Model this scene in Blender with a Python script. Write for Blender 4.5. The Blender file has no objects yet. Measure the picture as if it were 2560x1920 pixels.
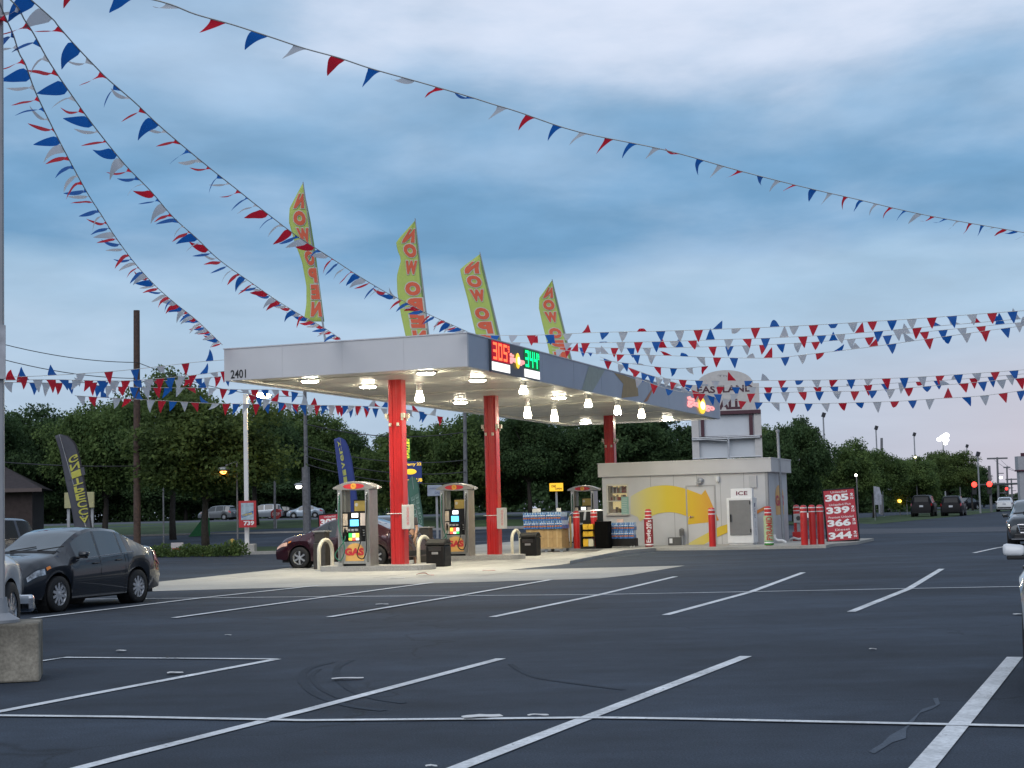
import bpy, bmesh, math, random
from mathutils import Vector, Matrix, Euler
RND = random.Random(11)
rad = math.radians
SC = bpy.context.scene
COL = SC.collection

# ---------------------------------------------------------------- camera
F_PX, CAM_H, PITCH, ROLL = 3850.0, 1.65, math.atan(311 / 3850.0), 0.026
CAM = Vector((0, 0, CAM_H))
_F = Vector((0, math.cos(PITCH), math.sin(PITCH)))
_R0 = Vector((1, 0, 0)); _U0 = Vector((0, -math.sin(PITCH), math.cos(PITCH)))
_R = _R0 * math.cos(ROLL) - _U0 * math.sin(ROLL)
_U = _U0 * math.cos(ROLL) + _R0 * math.sin(ROLL)
cd = bpy.data.cameras.new('camera'); cam = bpy.data.objects.new('camera', cd); COL.objects.link(cam)
cd.sensor_width = 36; cd.lens = F_PX / 2560 * 36; cd.clip_start = 0.1; cd.clip_end = 3000
mw = Matrix.Identity(4)
for i, ax in enumerate((_R, _U, -_F)):
    for j in range(3): mw[j][i] = ax[j]
mw.translation = CAM
cam.matrix_world = mw
SC.camera = cam

def ray(px, py): return (_F * F_PX + _R * (px - 1280) - _U * (py - 960)).normalized()
def P(px, py, D):                       # point seen at that pixel, D metres ahead
    r = ray(px, py); return CAM + r * (D / r.y)
def G(px, py, z=0.0):                   # point of the level z seen at that pixel
    r = ray(px, py); return CAM + r * ((z - CAM_H) / r.z)
def PL(px, py, o, n):                   # point of a plane
    r = ray(px, py); return CAM + r * ((o - CAM).dot(n) / r.dot(n))

# ---------------------------------------------------------------- world / light
SC.view_settings.view_transform = 'Standard'; SC.view_settings.look = 'None'
SC.view_settings.exposure = 0.12; SC.view_settings.gamma = 1.0
SUN_EL, SUN_AZ = rad(38), rad(205)      # soft bright part of the cloud deck, behind the camera
W = bpy.data.worlds.new("World"); SC.world = W; W.use_nodes = True
nt = W.node_tree; nt.nodes.clear()
def N(t, **k):
    n = nt.nodes.new(t)
    for a, b in k.items(): setattr(n, a, b)
    return n
def LK(a, b): nt.links.new(a, b)
def math_(op, a, b=None, clamp=False):
    n = N('ShaderNodeMath', operation=op, use_clamp=clamp)
    for i, v in enumerate((a, b)):
        if v is None: continue
        if isinstance(v, (int, float)): n.inputs[i].default_value = v
        else: LK(v, n.inputs[i])
    return n.outputs[0]
def ramp(fac, stops, interp='LINEAR'):
    n = N('ShaderNodeValToRGB'); n.color_ramp.interpolation = interp
    e = n.color_ramp.elements
    while len(e) < len(stops): e.new(0.5)
    for x, (p, c) in zip(e, stops): x.position = p; x.color = (c[0], c[1], c[2], 1) if not isinstance(c, float) else (c, c, c, 1)
    LK(fac, n.inputs[0]); return n.outputs[0]
def mixc(f, a, b, mode='MIX'):
    n = N('ShaderNodeMix', data_type='RGBA', blend_type=mode)
    for i, v in ((0, f), (6, a), (7, b)):
        if isinstance(v, (int, float)): n.inputs[i].default_value = v
        elif isinstance(v, tuple): n.inputs[i].default_value = (*v, 1)
        else: LK(v, n.inputs[i])
    return n.outputs[2]
out = N('ShaderNodeOutputWorld'); bg = N('ShaderNodeBackground')
sky = N('ShaderNodeTexSky', sky_type='NISHITA', sun_disc=False)
sky.sun_elevation = SUN_EL; sky.sun_rotation = SUN_AZ; sky.air_density = 1.5; sky.dust_density = 2.0
tc = N('ShaderNodeTexCoord'); sep = N('ShaderNodeSeparateXYZ'); LK(tc.outputs['Generated'], sep.inputs[0])
dx, dy, dz = sep.outputs
def noise(vec, scale, detail=6, rough=.55, dist=0.0):
    n = N('ShaderNodeTexNoise'); n.inputs['Scale'].default_value = scale; n.inputs['Detail'].default_value = detail
    n.inputs['Roughness'].default_value = rough; n.inputs['Distortion'].default_value = dist
    LK(vec, n.inputs['Vector']); return n.outputs['Fac']
def mapping(scale, loc=(0, 0, 0), rot=(0, 0, 0)):
    n = N('ShaderNodeMapping'); n.inputs['Scale'].default_value = scale; n.inputs['Location'].default_value = loc
    n.inputs['Rotation'].default_value = rot; LK(tc.outputs['Generated'], n.inputs[0]); return n.outputs[0]
n1 = noise(mapping((3.0, 3.0, 9.5), (0.35, 0.2, 0.1), (0, rad(-7), 0)), 1.0, 7, .55, .15)
den = math_('ADD', math_('MAXIMUM', dz, -.02), .15); cx_ = N('ShaderNodeCombineXYZ'); LK(math_('DIVIDE', dx, den), cx_.inputs[0]); LK(math_('DIVIDE', dy, den), cx_.inputs[1]); plane = cx_.outputs[0]   # flat cloud layer seen from below
n2 = noise(plane, 1.8, 7, .52, .2)
wob = math_('MULTIPLY', math_('SUBTRACT', n1, .5), .09)
n3 = noise(plane, 4.2, 6, .55, .2)
el = math_('ADD', math_('ADD', dz, wob), math_('MULTIPLY', math_('SUBTRACT', n2, .5), .05))                                   # elevation with uneven cloud edges
# cloud deck: pale low band, blue-grey thick belt, mottled grey above
deck = ramp(el, [(0.0, (.48, .54, .66)), (.05, (.43, .555, .71)), (.12, (.385, .55, .73)), (.150, (.345, .52, .71)),
                 (.172, (.165, .35, .575)), (.214, (.175, .365, .595)), (.25, (.25, .43, .645)), (.31, (.33, .49, .69)), (.6, (.45, .53, .66))])
f2 = ramp(n2, [(.38, 0.0), (.68, 1.0)], 'EASE')
deck = mixc(math_('MULTIPLY', f2, .34), deck, (.52, .62, .76))
tex = ramp(math_('ADD', math_('MULTIPLY', n2, .6), math_('MULTIPLY', n3, .4)), [(.36, .86), (.5, 1.0), (.66, 1.15)])
deck = mixc(ramp(dz, [(.06, .25), (.22, 1.0)]), deck, mixc(1.0, deck, tex, 'MULTIPLY'))
# brighter torn part, upper right
bx = math_('SUBTRACT', dx, .16); bz = math_('SUBTRACT', dz, .335)
bb = math_('ADD', math_('MULTIPLY', math_('MULTIPLY', bx, bx), 11.0), math_('MULTIPLY', math_('MULTIPLY', bz, bz), 85.0))
bf = math_('SUBTRACT', math_('ADD', 1.0, math_('MULTIPLY', math_('SUBTRACT', n1, .5), 2.6)), bb)
bf = ramp(bf, [(.05, 0.0), (.95, 1.0)], 'EASE')
deck = mixc(math_('MULTIPLY', bf, .85), deck, (.78, .83, .97))
# left low band is paler
lf = ramp(math_('ADD', math_('MULTIPLY', dx, -2.2), math_('MULTIPLY', math_('SUBTRACT', n1, .5), 1.2)), [(.0, 0.0), (.8, 1.0)])
lowm = ramp(el, [(.02, 1.0), (.15, 0.0)])
deck = mixc(math_('MULTIPLY', math_('MULTIPLY', lf, lowm), .5), deck, (.45, .56, .70))
# warm strip low on the right
pk = ramp(math_('ADD', dx, math_('MULTIPLY', wob, .6)), [(.10, 0.0), (.34, 1.0)])
pz = ramp(dz, [(.0, 1.0), (.07, .75), (.115, 0.0)])
deck = mixc(math_('MULTIPLY', math_('MULTIPLY', pk, pz), .8), deck, (.62, .54, .60))
# behind the camera the deck is brighter
back = ramp(math_('ADD', math_('MULTIPLY', dy, -0.75), math_('MULTIPLY', dx, -.35)), [(.0, 0.0), (.9, 1.0)])
deck = mixc(math_('MULTIPLY', back, .55), deck, (.74, .76, .83))
lowb = ramp(dz, [(.02, 1.0), (.20, 0.0)]); beh = ramp(dy, [(.1, 1.0), (.7, 0.0)])
deck = mixc(math_('MULTIPLY', math_('MULTIPLY', lowb, beh), .85), deck, (.07, .085, .105))   # low sky behind the viewer darkened for reflections, in place of land and buildings
side = ramp(dx, [(.35, 0.0), (.9, 1.0)])
deck = mixc(math_('MULTIPLY', side, .5), deck, (.20, .25, .34))
skyc = mixc(1.0, sky.outputs[0], (.06, .06, .06), 'MULTIPLY')
col = mixc(.93, skyc, deck)
LK(col, bg.inputs[0]); bg.inputs[1].default_value = 1.0; LK(bg.outputs[0], out.inputs[0])

sl = bpy.data.lights.new('sun', 'SUN'); sl.energy = 0.95; sl.angle = rad(50); sl.color = (.95, .96, 1.0)
so = bpy.data.objects.new('sun', sl); COL.objects.link(so)
sd = Vector((math.sin(SUN_AZ) * math.cos(SUN_EL), math.cos(SUN_AZ) * math.cos(SUN_EL), math.sin(SUN_EL)))
so.rotation_euler = sd.to_track_quat('Z', 'Y').to_euler()

# ---------------------------------------------------------------- materials
MATS = {}
def M(name, rgb, rough=.6, metal=0.0, var=.12, scale=6.0, bump=0.0, emit=0.0, coat=0.0, spec=.5, alpha=1.0, trans=0.0, ecol=None):
    if name in MATS: return MATS[name]
    m = bpy.data.materials.new(name); m.use_nodes = True; t = m.node_tree; b = t.nodes['Principled BSDF']
    b.inputs['Base Color'].default_value = (*rgb, 1); b.inputs['Roughness'].default_value = rough
    b.inputs['Metallic'].default_value = metal; b.inputs['Coat Weight'].default_value = coat
    b.inputs['Specular IOR Level'].default_value = spec; b.inputs['Transmission Weight'].default_value = trans
    if emit:
        b.inputs['Emission Color'].default_value = (*(ecol or rgb), 1); b.inputs['Emission Strength'].default_value = emit
    if var or bump:
        c = t.nodes.new('ShaderNodeTexCoord'); n = t.nodes.new('ShaderNodeTexNoise')
        n.inputs['Scale'].default_value = scale; n.inputs['Detail'].default_value = 5
        t.links.new(c.outputs['Object'], n.inputs['Vector'])
        if var:
            r = t.nodes.new('ShaderNodeValToRGB'); e = r.color_ramp.elements
            e[0].position = .3; e[1].position = .72
            e[0].color = (*[max(0, x * (1 - var)) for x in rgb], 1); e[1].color = (*[min(1, x * (1 + var)) for x in rgb], 1)
            t.links.new(n.outputs['Fac'], r.inputs[0]); t.links.new(r.outputs[0], b.inputs['Base Color'])
        if bump:
            bp = t.nodes.new('ShaderNodeBump'); bp.inputs['Strength'].default_value = bump; bp.inputs['Distance'].default_value = .02
            t.links.new(n.outputs['Fac'], bp.inputs['Height']); t.links.new(bp.outputs[0], b.inputs['Normal'])
    MATS[name] = m; return m
def CLOTH(name, rgb, tr=.45, var=.1):
    m = M(name, rgb, .6, var=var, scale=3); t = m.node_tree; b = t.nodes['Principled BSDF']; o = t.nodes['Material Output']
    tl = t.nodes.new('ShaderNodeBsdfTranslucent'); tl.inputs[0].default_value = (*rgb, 1); mx = t.nodes.new('ShaderNodeMixShader'); mx.inputs[0].default_value = tr
    t.links.new(b.outputs[0], mx.inputs[1]); t.links.new(tl.outputs[0], mx.inputs[2]); t.links.new(mx.outputs[0], o.inputs[0]); return m
def EM(name, rgb, s): return M(name, tuple(min(1, c) for c in rgb), .6, var=0, emit=s, ecol=rgb)

def ground_mat(name, rgb, big=.25, fine=.5, bscale=.25, fscale=45, rough=.9, crack=False, spec=.3):
    m = bpy.data.materials.new(name); m.use_nodes = True; t = m.node_tree; b = t.nodes['Principled BSDF']
    L = t.links.new; c = t.nodes.new('ShaderNodeTexCoord')
    def nz(s, d, sc=(1, 1, 1)):
        mp = t.nodes.new('ShaderNodeMapping'); mp.inputs['Scale'].default_value = sc; L(c.outputs['Object'], mp.inputs[0])
        n = t.nodes.new('ShaderNodeTexNoise'); n.inputs['Scale'].default_value = s; n.inputs['Detail'].default_value = d; n.inputs['Roughness'].default_value = .62
        L(mp.outputs[0], n.inputs['Vector']); return n.outputs['Fac']
    def rp(f, a, bb, lo=.3, hi=.7):
        r = t.nodes.new('ShaderNodeValToRGB'); e = r.color_ramp.elements; e[0].position = lo; e[1].position = hi
        e[0].color = (a, a, a, 1); e[1].color = (bb, bb, bb, 1); L(f, r.inputs[0]); return r.outputs[0]
    def mul(a, bb):
        x = t.nodes.new('ShaderNodeMix'); x.data_type = 'RGBA'; x.blend_type = 'MULTIPLY'; x.inputs[0].default_value = 1
        if isinstance(a, tuple): x.inputs[6].default_value = (*a, 1)
        else: L(a, x.inputs[6])
        L(bb, x.inputs[7]); return x.outputs[2]
    fn = nz(fscale, 3)
    o = mul(rgb, rp(nz(bscale, 6), 1 - big, 1 + big))
    o = mul(o, rp(nz(bscale * .9, 4, (.25, 1.6, 1)), 1 - big * .6, 1 + big * .6))
    o = mul(o, rp(nz(2.2, 6), 1 - big * .5, 1 + big * .5))
    o = mul(o, rp(fn, 1 - fine, 1 + fine, .25, .75))
    if crack:
        o = mul(o, rp(nz(1.1, 5), 1.0, .70, .60, .72)); o = mul(o, rp(nz(.5, 6, (.35, 1.5, 1)), .80, 1.12, .38, .62)); o = mul(o, rp(nz(170, 2), .72, 1.28, .3, .7))
        w_ = t.nodes.new('ShaderNodeTexNoise'); w_.inputs['Scale'].default_value = .9; w_.inputs['Detail'].default_value = 5; L(c.outputs['Object'], w_.inputs['Vector'])
        vm = t.nodes.new('ShaderNodeVectorMath'); vm.operation = 'MULTIPLY_ADD'; vm.inputs[1].default_value = (1.6, 1.6, 0); L(w_.outputs['Color'], vm.inputs[0]); L(c.outputs['Object'], vm.inputs[2])
        vo = t.nodes.new('ShaderNodeTexVoronoi'); vo.feature = 'DISTANCE_TO_EDGE'; vo.inputs['Scale'].default_value = .13; L(vm.outputs[0], vo.inputs['Vector'])
        ck = rp(vo.outputs['Distance'], 0.0, 1.0, .0, .0035); ms = rp(nz(.11, 2), 0.0, 1.0, .50, .58)
        mxk = t.nodes.new('ShaderNodeMath'); mxk.operation = 'MAXIMUM'; L(ck, mxk.inputs[0]); L(ms, mxk.inputs[1]); o = mul(o, rp(mxk.outputs[0], .55, 1.0, 0.0, 1.0))
    L(o, b.inputs['Base Color']); b.inputs['Roughness'].default_value = rough; b.inputs['Specular IOR Level'].default_value = spec
    bp = t.nodes.new('ShaderNodeBump'); bp.inputs['Strength'].default_value = .35; bp.inputs['Distance'].default_value = .01
    L(fn, bp.inputs['Height']); L(bp.outputs[0], b.inputs['Normal'])
    MATS[name] = m; return m

# ---------------------------------------------------------------- mesh helpers
class MB:
    def __init__(s): s.v = []; s.f = []; s.m = []
    def add(s, vs, fs, m=0):
        k = len(s.v); s.v += [Vector(v) for v in vs]
        for f in fs: s.f.append([i + k for i in f]); s.m.append(m)
        return s
    def box(s, c, d, m=0, rot=None):
        hx, hy, hz = d[0] / 2, d[1] / 2, d[2] / 2
        vs = [Vector((x, y, z)) for z in (-hz, hz) for x, y in ((-hx, -hy), (hx, -hy), (hx, hy), (-hx, hy))]
        if rot is not None: vs = [rot @ v for v in vs]
        return s.add([v + Vector(c) for v in vs], [(3, 2, 1, 0), (4, 5, 6, 7), (0, 1, 5, 4), (1, 2, 6, 5), (2, 3, 7, 6), (3, 0, 4, 7)], m)
    def bx(s, x0, x1, y0, y1, z0, z1, m=0): return s.box(((x0 + x1) / 2, (y0 + y1) / 2, (z0 + z1) / 2), (abs(x1 - x0), abs(y1 - y0), abs(z1 - z0)), m)
    def prism(s, pts, off, m=0):        # polygon (3d points) extruded by vector off
        n = len(pts); off = Vector(off); a = [Vector(p) for p in pts]
        nn = Vector((0, 0, 0))
        for i in range(n): nn += a[i].cross(a[(i + 1) % n])
        if nn.dot(off) > 0: a.reverse()
        return s.add(a + [p + off for p in a], [tuple(range(n)), tuple(range(2 * n - 1, n - 1, -1))] + [(i, n + i, n + (i + 1) % n, (i + 1) % n) for i in range(n)], m)
    def tube(s, pts, r, n=8, m=0, cap=True):
        pts = [Vector(p) for p in pts]; rs = r if isinstance(r, (list, tuple)) else [r] * len(pts)
        vs = []; ref = None
        for i, p in enumerate(pts):
            d = (pts[min(i + 1, len(pts) - 1)] - pts[max(i - 1, 0)]).normalized()
            if ref is None: ref = Vector((0, 0, 1)) if abs(d.z) < .9 else Vector((1, 0, 0))
            a = d.cross(ref).normalized(); b = d.cross(a).normalized(); ref = -b if False else ref
            for k in range(n):
                t = 2 * math.pi * k / n; vs.append(p + (a * math.cos(t) + b * math.sin(t)) * rs[i])
        fs = [(i * n + k, i * n + (k + 1) % n, (i + 1) * n + (k + 1) % n, (i + 1) * n + k) for i in range(len(pts) - 1) for k in range(n)]
        if cap: fs += [tuple(range(n - 1, -1, -1)), tuple(range((len(pts) - 1) * n, len(pts) * n))]
        return s.add(vs, fs, m)
    def lathe(s, prof, c=(0, 0, 0), n=20, m=0, axis='Z'):
        vs = []; c = Vector(c)
        for r, z in prof:
            for k in range(n):
                t = 2 * math.pi * k / n; x, y = r * math.cos(t), r * math.sin(t)
                vs.append(c + (Vector((x, y, z)) if axis == 'Z' else Vector((x, z, -y)) if axis == 'Y' else Vector((z, x, y))))
        fs = [(i * n + k, i * n + (k + 1) % n, (i + 1) * n + (k + 1) % n, (i + 1) * n + k) for i in range(len(prof) - 1) for k in range(n)]
        return s.add(vs, fs, m)
    def ell(s, c, r, m=0, nu=14, nv=8, rot=None):
        vs = []; c = Vector(c)
        for j in range(nv + 1):
            a = -math.pi / 2 + math.pi * j / nv
            for k in range(nu):
                t = 2 * math.pi * k / nu; v = Vector((r[0] * math.cos(a) * math.cos(t), r[1] * math.cos(a) * math.sin(t), r[2] * math.sin(a)))
                vs.append(c + (rot @ v if rot else v))
        return s.add(vs, [(j * nu + k, j * nu + (k + 1) % nu, (j + 1) * nu + (k + 1) % nu, (j + 1) * nu + k) for j in range(nv) for k in range(nu)], m)
    def build(s, name, mats, parent=None, smooth=False, bevel=0, loc=None, angle=35):
        me = bpy.data.meshes.new(name); me.from_pydata(s.v, [], s.f)
        for m in (mats if isinstance(mats, (list, tuple)) else [mats]): me.materials.append(m)
        for p, k in zip(me.polygons, s.m): p.material_index = k; p.use_smooth = smooth
        me.update()
        if smooth: me.set_sharp_from_angle(angle=rad(angle))
        o = bpy.data.objects.new(name, me); COL.objects.link(o)
        if parent: o.parent = parent
        if loc is not None: o.location = loc
        if bevel:
            b = o.modifiers.new('bevel', 'BEVEL'); b.width = bevel; b.segments = 2; b.limit_method = 'ANGLE'; b.angle_limit = rad(40)
        return o
def tag(o, label=None, cat=None, group=None, kind=None):
    for k, v in (('label', label), ('category', cat), ('group', group), ('kind', kind)):
        if v: o[k] = v
    return o
def thing(name, label, cat, loc=(0, 0, 0), rz=0.0, group=None):
    o = bpy.data.objects.new(name, None); o.empty_display_size = .2; COL.objects.link(o)
    o.location = loc; o.rotation_euler = (0, 0, rz); return tag(o, label, cat, group)
def struct(mb, name, mat, **k): return tag(mb.build(name, mat, **k), kind='structure')
def local(root, p):                      # world point -> coordinates of an unparented root
    m = Matrix.Translation(root.location) @ root.rotation_euler.to_matrix().to_4x4(); return m.inverted() @ Vector(p)
_tc = {}
def text_mesh(s, off=0.0, ext=0.0):
    k = (s, off, ext)
    if k not in _tc:
        c = bpy.data.curves.new('t', 'FONT'); c.body = s; c.size = 1; c.align_x = 'CENTER'; c.align_y = 'CENTER'; c.offset = off; c.extrude = ext; c.resolution_u = 3
        o = bpy.data.objects.new('t', c); COL.objects.link(o)
        dg = bpy.context.evaluated_depsgraph_get(); dg.update()
        me = bpy.data.meshes.new_from_object(o.evaluated_get(dg))
        vs = [v.co.copy() for v in me.vertices]; fs = [tuple(p.vertices) for p in me.polygons]
        bpy.data.objects.remove(o); bpy.data.meshes.remove(me); bpy.data.curves.remove(c)
        if vs:
            cx = (min(v.x for v in vs) + max(v.x for v in vs)) / 2; cy = (min(v.y for v in vs) + max(v.y for v in vs)) / 2
            vs = [Vector((v.x - cx, v.y - cy, v.z)) for v in vs]
        _tc[k] = (vs, fs, max(v.x for v in vs) - min(v.x for v in vs), max(v.y for v in vs) - min(v.y for v in vs))
    return _tc[k]
def split(vs, fs, mx):                   # cut text triangles up so that they can follow a curved surface
    vs = list(vs); tri = []
    for f in fs:
        for k in range(1, len(f) - 1): tri.append((f[0], f[k], f[k + 1]))
    out = []
    while tri:
        a, b, c = tri.pop(); e = [((vs[a] - vs[b]).length, a, b, c), ((vs[b] - vs[c]).length, b, c, a), ((vs[c] - vs[a]).length, c, a, b)]; L_, p, q, r_ = max(e)
        if L_ < mx: out.append((a, b, c)); continue
        vs.append((vs[p] + vs[q]) / 2); k = len(vs) - 1; tri += [(p, k, r_), (k, q, r_)]
    return vs, out
def letter(mb, s, fn, w, h, off=.02, m=0, mirror=False, flipv=False, rot=0, ext=0.0, cut=0):
    """write s stretched to w x h; fn maps (x, y, z) of the flat text to 3d"""
    vs, fs, tw, th = text_mesh(s, off, ext)
    if cut: vs, fs = split(vs, fs, cut)
    o = []
    for v in vs:
        x, y = v.x / tw, v.y / th
        if mirror: x = -x
        if flipv: y = -y
        x, y = x * w, y * h
        if rot: x, y = x * math.cos(rot) - y * math.sin(rot), x * math.sin(rot) + y * math.cos(rot)
        o.append(fn(x, y, v.z))
    mb.add(o, fs, m); return mb
def front(cx, y, cz): return lambda a, b, c: Vector((cx + a, y - c, cz + b))          # faces -y
def right(x, cy, cz): return lambda a, b, c: Vector((x + c, cy + a, cz + b))          # faces +x
# ---------------------------------------------------------------- common materials
asphalt = ground_mat('asphalt', (.031, .043, .063), .32, .6, .22, 60, .85, spec=.3, crack=True)
road_m = ground_mat('road_asphalt', (.075, .082, .098), .15, .3, .2, 40, .9)
concrete = ground_mat('concrete_pad', (.38, .37, .34), .12, .18, .5, 30, .9)
kerb_m = ground_mat('kerb_concrete', (.33, .32, .30), .15, .2, 1.2, 30, .9)
grass_m = ground_mat('grass', (.045, .075, .028), .35, .5, .3, 18, .95)
paint_w = ground_mat('line_paint', (.62, .64, .66), .20, .25, 1.4, 22, .7)
def wear(m):                             # paint worn through to the asphalt in small flecks
    t = m.node_tree; b = t.nodes['Principled BSDF']; o = t.nodes['Material Output']; c = t.nodes.new('ShaderNodeTexCoord'); L = t.links.new
    n1_ = t.nodes.new('ShaderNodeTexNoise'); n1_.inputs['Scale'].default_value = 26; n1_.inputs['Detail'].default_value = 6; n1_.inputs['Roughness'].default_value = .7; L(c.outputs['Object'], n1_.inputs['Vector'])
    n2_ = t.nodes.new('ShaderNodeTexNoise'); n2_.inputs['Scale'].default_value = .9; n2_.inputs['Detail'].default_value = 3; L(c.outputs['Object'], n2_.inputs['Vector'])
    a = t.nodes.new('ShaderNodeMath'); a.operation = 'MULTIPLY_ADD'; a.inputs[1].default_value = .55; L(n2_.outputs['Fac'], a.inputs[0]); L(n1_.outputs['Fac'], a.inputs[2])
    r = t.nodes.new('ShaderNodeValToRGB'); e = r.color_ramp.elements; e[0].position = .56; e[1].position = .64; L(a.outputs[0], r.inputs[0])
    tr = t.nodes.new('ShaderNodeBsdfTransparent'); mx = t.nodes.new('ShaderNodeMixShader'); L(r.outputs[0], mx.inputs[0]); L(tr.outputs[0], mx.inputs[1]); L(b.outputs[0], mx.inputs[2]); L(mx.outputs[0], o.inputs[0])
wear(paint_w)
skid_m = ground_mat('tyre_mark', (.026, .036, .052), .2, .4, .5, 50, .9)
stain_m = ground_mat('dried_spill', (.078, .098, .128), .2, .4, .6, 50, .9)
white_p = M('white_paint', (.74, .74, .73), .45, var=.05)
grey_p = M('grey_panel', (.42, .42, .42), .45, var=.06, scale=1.5)
red_p = M('red_paint', (.50, .018, .017), .32, var=.10, scale=2, coat=.3)
black_p = M('black_plastic', (.010, .010, .011), .5, var=.2, spec=.25)
rubber = M('rubber', (.012, .012, .013), .75, var=.2, scale=20)
steel = M('brushed_steel', (.50, .49, .46), .33, .85, var=.08, scale=9)
galv = M('galvanised_metal', (.36, .37, .39), .5, .5, var=.12, scale=5)
cream = M('cream_paint', (.62, .58, .47), .5, var=.08)
chrome = M('chrome', (.8, .8, .82), .12, 1.0, var=0)
glass_d = M('dark_glass', (.018, .024, .028), .06, var=0, coat=.6, spec=.8)
rope_m = M('string', (.55, .55, .52), .8, var=.1)
wood_m = M('weathered_wood', (.085, .055, .045), .9, var=.35, scale=8, bump=.4)
card_m = M('cardboard', (.42, .28, .13), .85, var=.12, scale=5)
blk = M('letter_black', (.012, .012, .015), .5, var=0)
wht = M('letter_white', (.80, .80, .80), .5, var=.03)

# ---------------------------------------------------------------- the setting
YAW = rad(20)
UX = Vector((math.cos(YAW), -math.sin(YAW), 0)); VX = Vector((math.sin(YAW), math.cos(YAW), 0))
def smooth(a, b, x):
    t = max(0, min(1, (x - a) / (b - a))); return t * t * (3 - 2 * t)
def gz(x, y):                            # the land beyond the road on the left lies a little higher
    return 1.15 * smooth(82, 104, y + .3 * x) * smooth(14, -6, x - .08 * y)
g = MB(); xs = [-900, -400, -200, -120] + [-80 + 8 * i for i in range(21)] + [120, 200, 400, 900]
ys = [-60, -20] + [i * 10 for i in range(0, 24)] + [260, 320, 420, 600, 1000, 1800]
vs = [(x, y, gz(x, y)) for y in ys for x in xs]; nx = len(xs)
g.add(vs, [(j * nx + i, j * nx + i + 1, (j + 1) * nx + i + 1, (j + 1) * nx + i) for j in range(len(ys) - 1) for i in range(nx - 1)])
struct(g, 'ground', asphalt, smooth=True)

def sheet(name, pix, z, mat, world=False):
    pts = [Vector(p) if world else G(*p, z) for p in pix]
    bm = bmesh.new(); vs = [bm.verts.new((p.x, p.y, z + (gz(p.x, p.y) if world else 0))) for p in pts]
    f = bm.faces.new(vs); f.normal_update()
    if f.normal.z < 0: f.normal_flip()
    bmesh.ops.triangulate(bm, faces=[f])
    me = bpy.data.meshes.new(name); bm.to_mesh(me); bm.free(); me.materials.append(mat)
    o = bpy.data.objects.new(name, me); COL.objects.link(o); return tag(o, kind='structure')

# station frame: origin = near corner of the canopy (right end of the short side), x along the short side, y along the long side
BC = P(1169, 915, 39.2); BC.z = 0
def S(u, v, z=0.0): return Vector((BC.x, BC.y, z)) + UX * u + VX * v
def toS(p): d = Vector(p) - Vector((BC.x, BC.y, 0)); return d.dot(UX), d.dot(VX)
sheet('concrete_apron', [(300, 1484), (381, 1478), (1000, 1461), (1500, 1446), (1580, 1437), (1712, 1414), (1270, 1425), (1400, 1412), (1500, 1395), (1560, 1383), (1625, 1372),
      (1800, 1369), (1560, 1340), (1300, 1352), (1130, 1368), (880, 1392), (690, 1424), (372, 1457)], .008, concrete)
# road and grass strips at the back
def strip(name, d0, d1, mat, z, x0=-70, x1=60, slope=0.0, step=8):
    m = MB(); n = int((x1 - x0) / step); rows = [d0 + (d1 - d0) * k / 6 for k in range(7)]; vs = []
    for d in rows:
        for i in range(n + 1):
            x = x0 + (x1 - x0) * i / n; y = d + slope * x; vs.append((x, y, gz(x, y) + z))
    m.add(vs, [(j * (n + 1) + i, j * (n + 1) + i + 1, (j + 1) * (n + 1) + i + 1, (j + 1) * (n + 1) + i) for j in range(6) for i in range(n)])
    return struct(m, name, mat, smooth=True)
strip('grass_verge', 62.2, 76, grass_m, .02, -70, -8, -.30)
strip('back_road', 78, 90, road_m, .008, -90, 70, -.30)
strip('grass_strip', 92, 127, grass_m, .012, -90, 15, -.30)
strip('far_parking', 128, 196, road_m, .008, -110, 20, -.30)
strip('wood_floor', 200, 380, grass_m, .012, -200, 60, -.30)
sheet('grass_bank', [(14, 96, 0), (21, 96, 0), (36, 128, 0), (57, 176, 0), (50, 178, 0), (28, 132, 0)], .012, grass_m, True)
sheet('grass_bank', [(20, 200, 0), (52, 190, 0), (70, 330, 0), (0, 330, 0)], .012, grass_m, True)
m = MB()
for (a, b, d, sl) in ((-70, -8, 62.0, -.30), (-90, 15, 91.7, -.30)):
    p0, p1 = Vector((a, d + sl * a, 0)), Vector((b, d + sl * b, 0)); n = 12
    for i in range(n):
        q0, q1 = p0.lerp(p1, i / n), p0.lerp(p1, (i + 1) / n); c = (q0 + q1) / 2
        m.box((c.x, c.y, gz(c.x, c.y) + .05), ((q1 - q0).length, .25, .16), 0, Matrix.Rotation(math.atan2((q1 - q0).y, (q1 - q0).x), 3, 'Z'))
struct(m, 'kerb', kerb_m)

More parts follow.
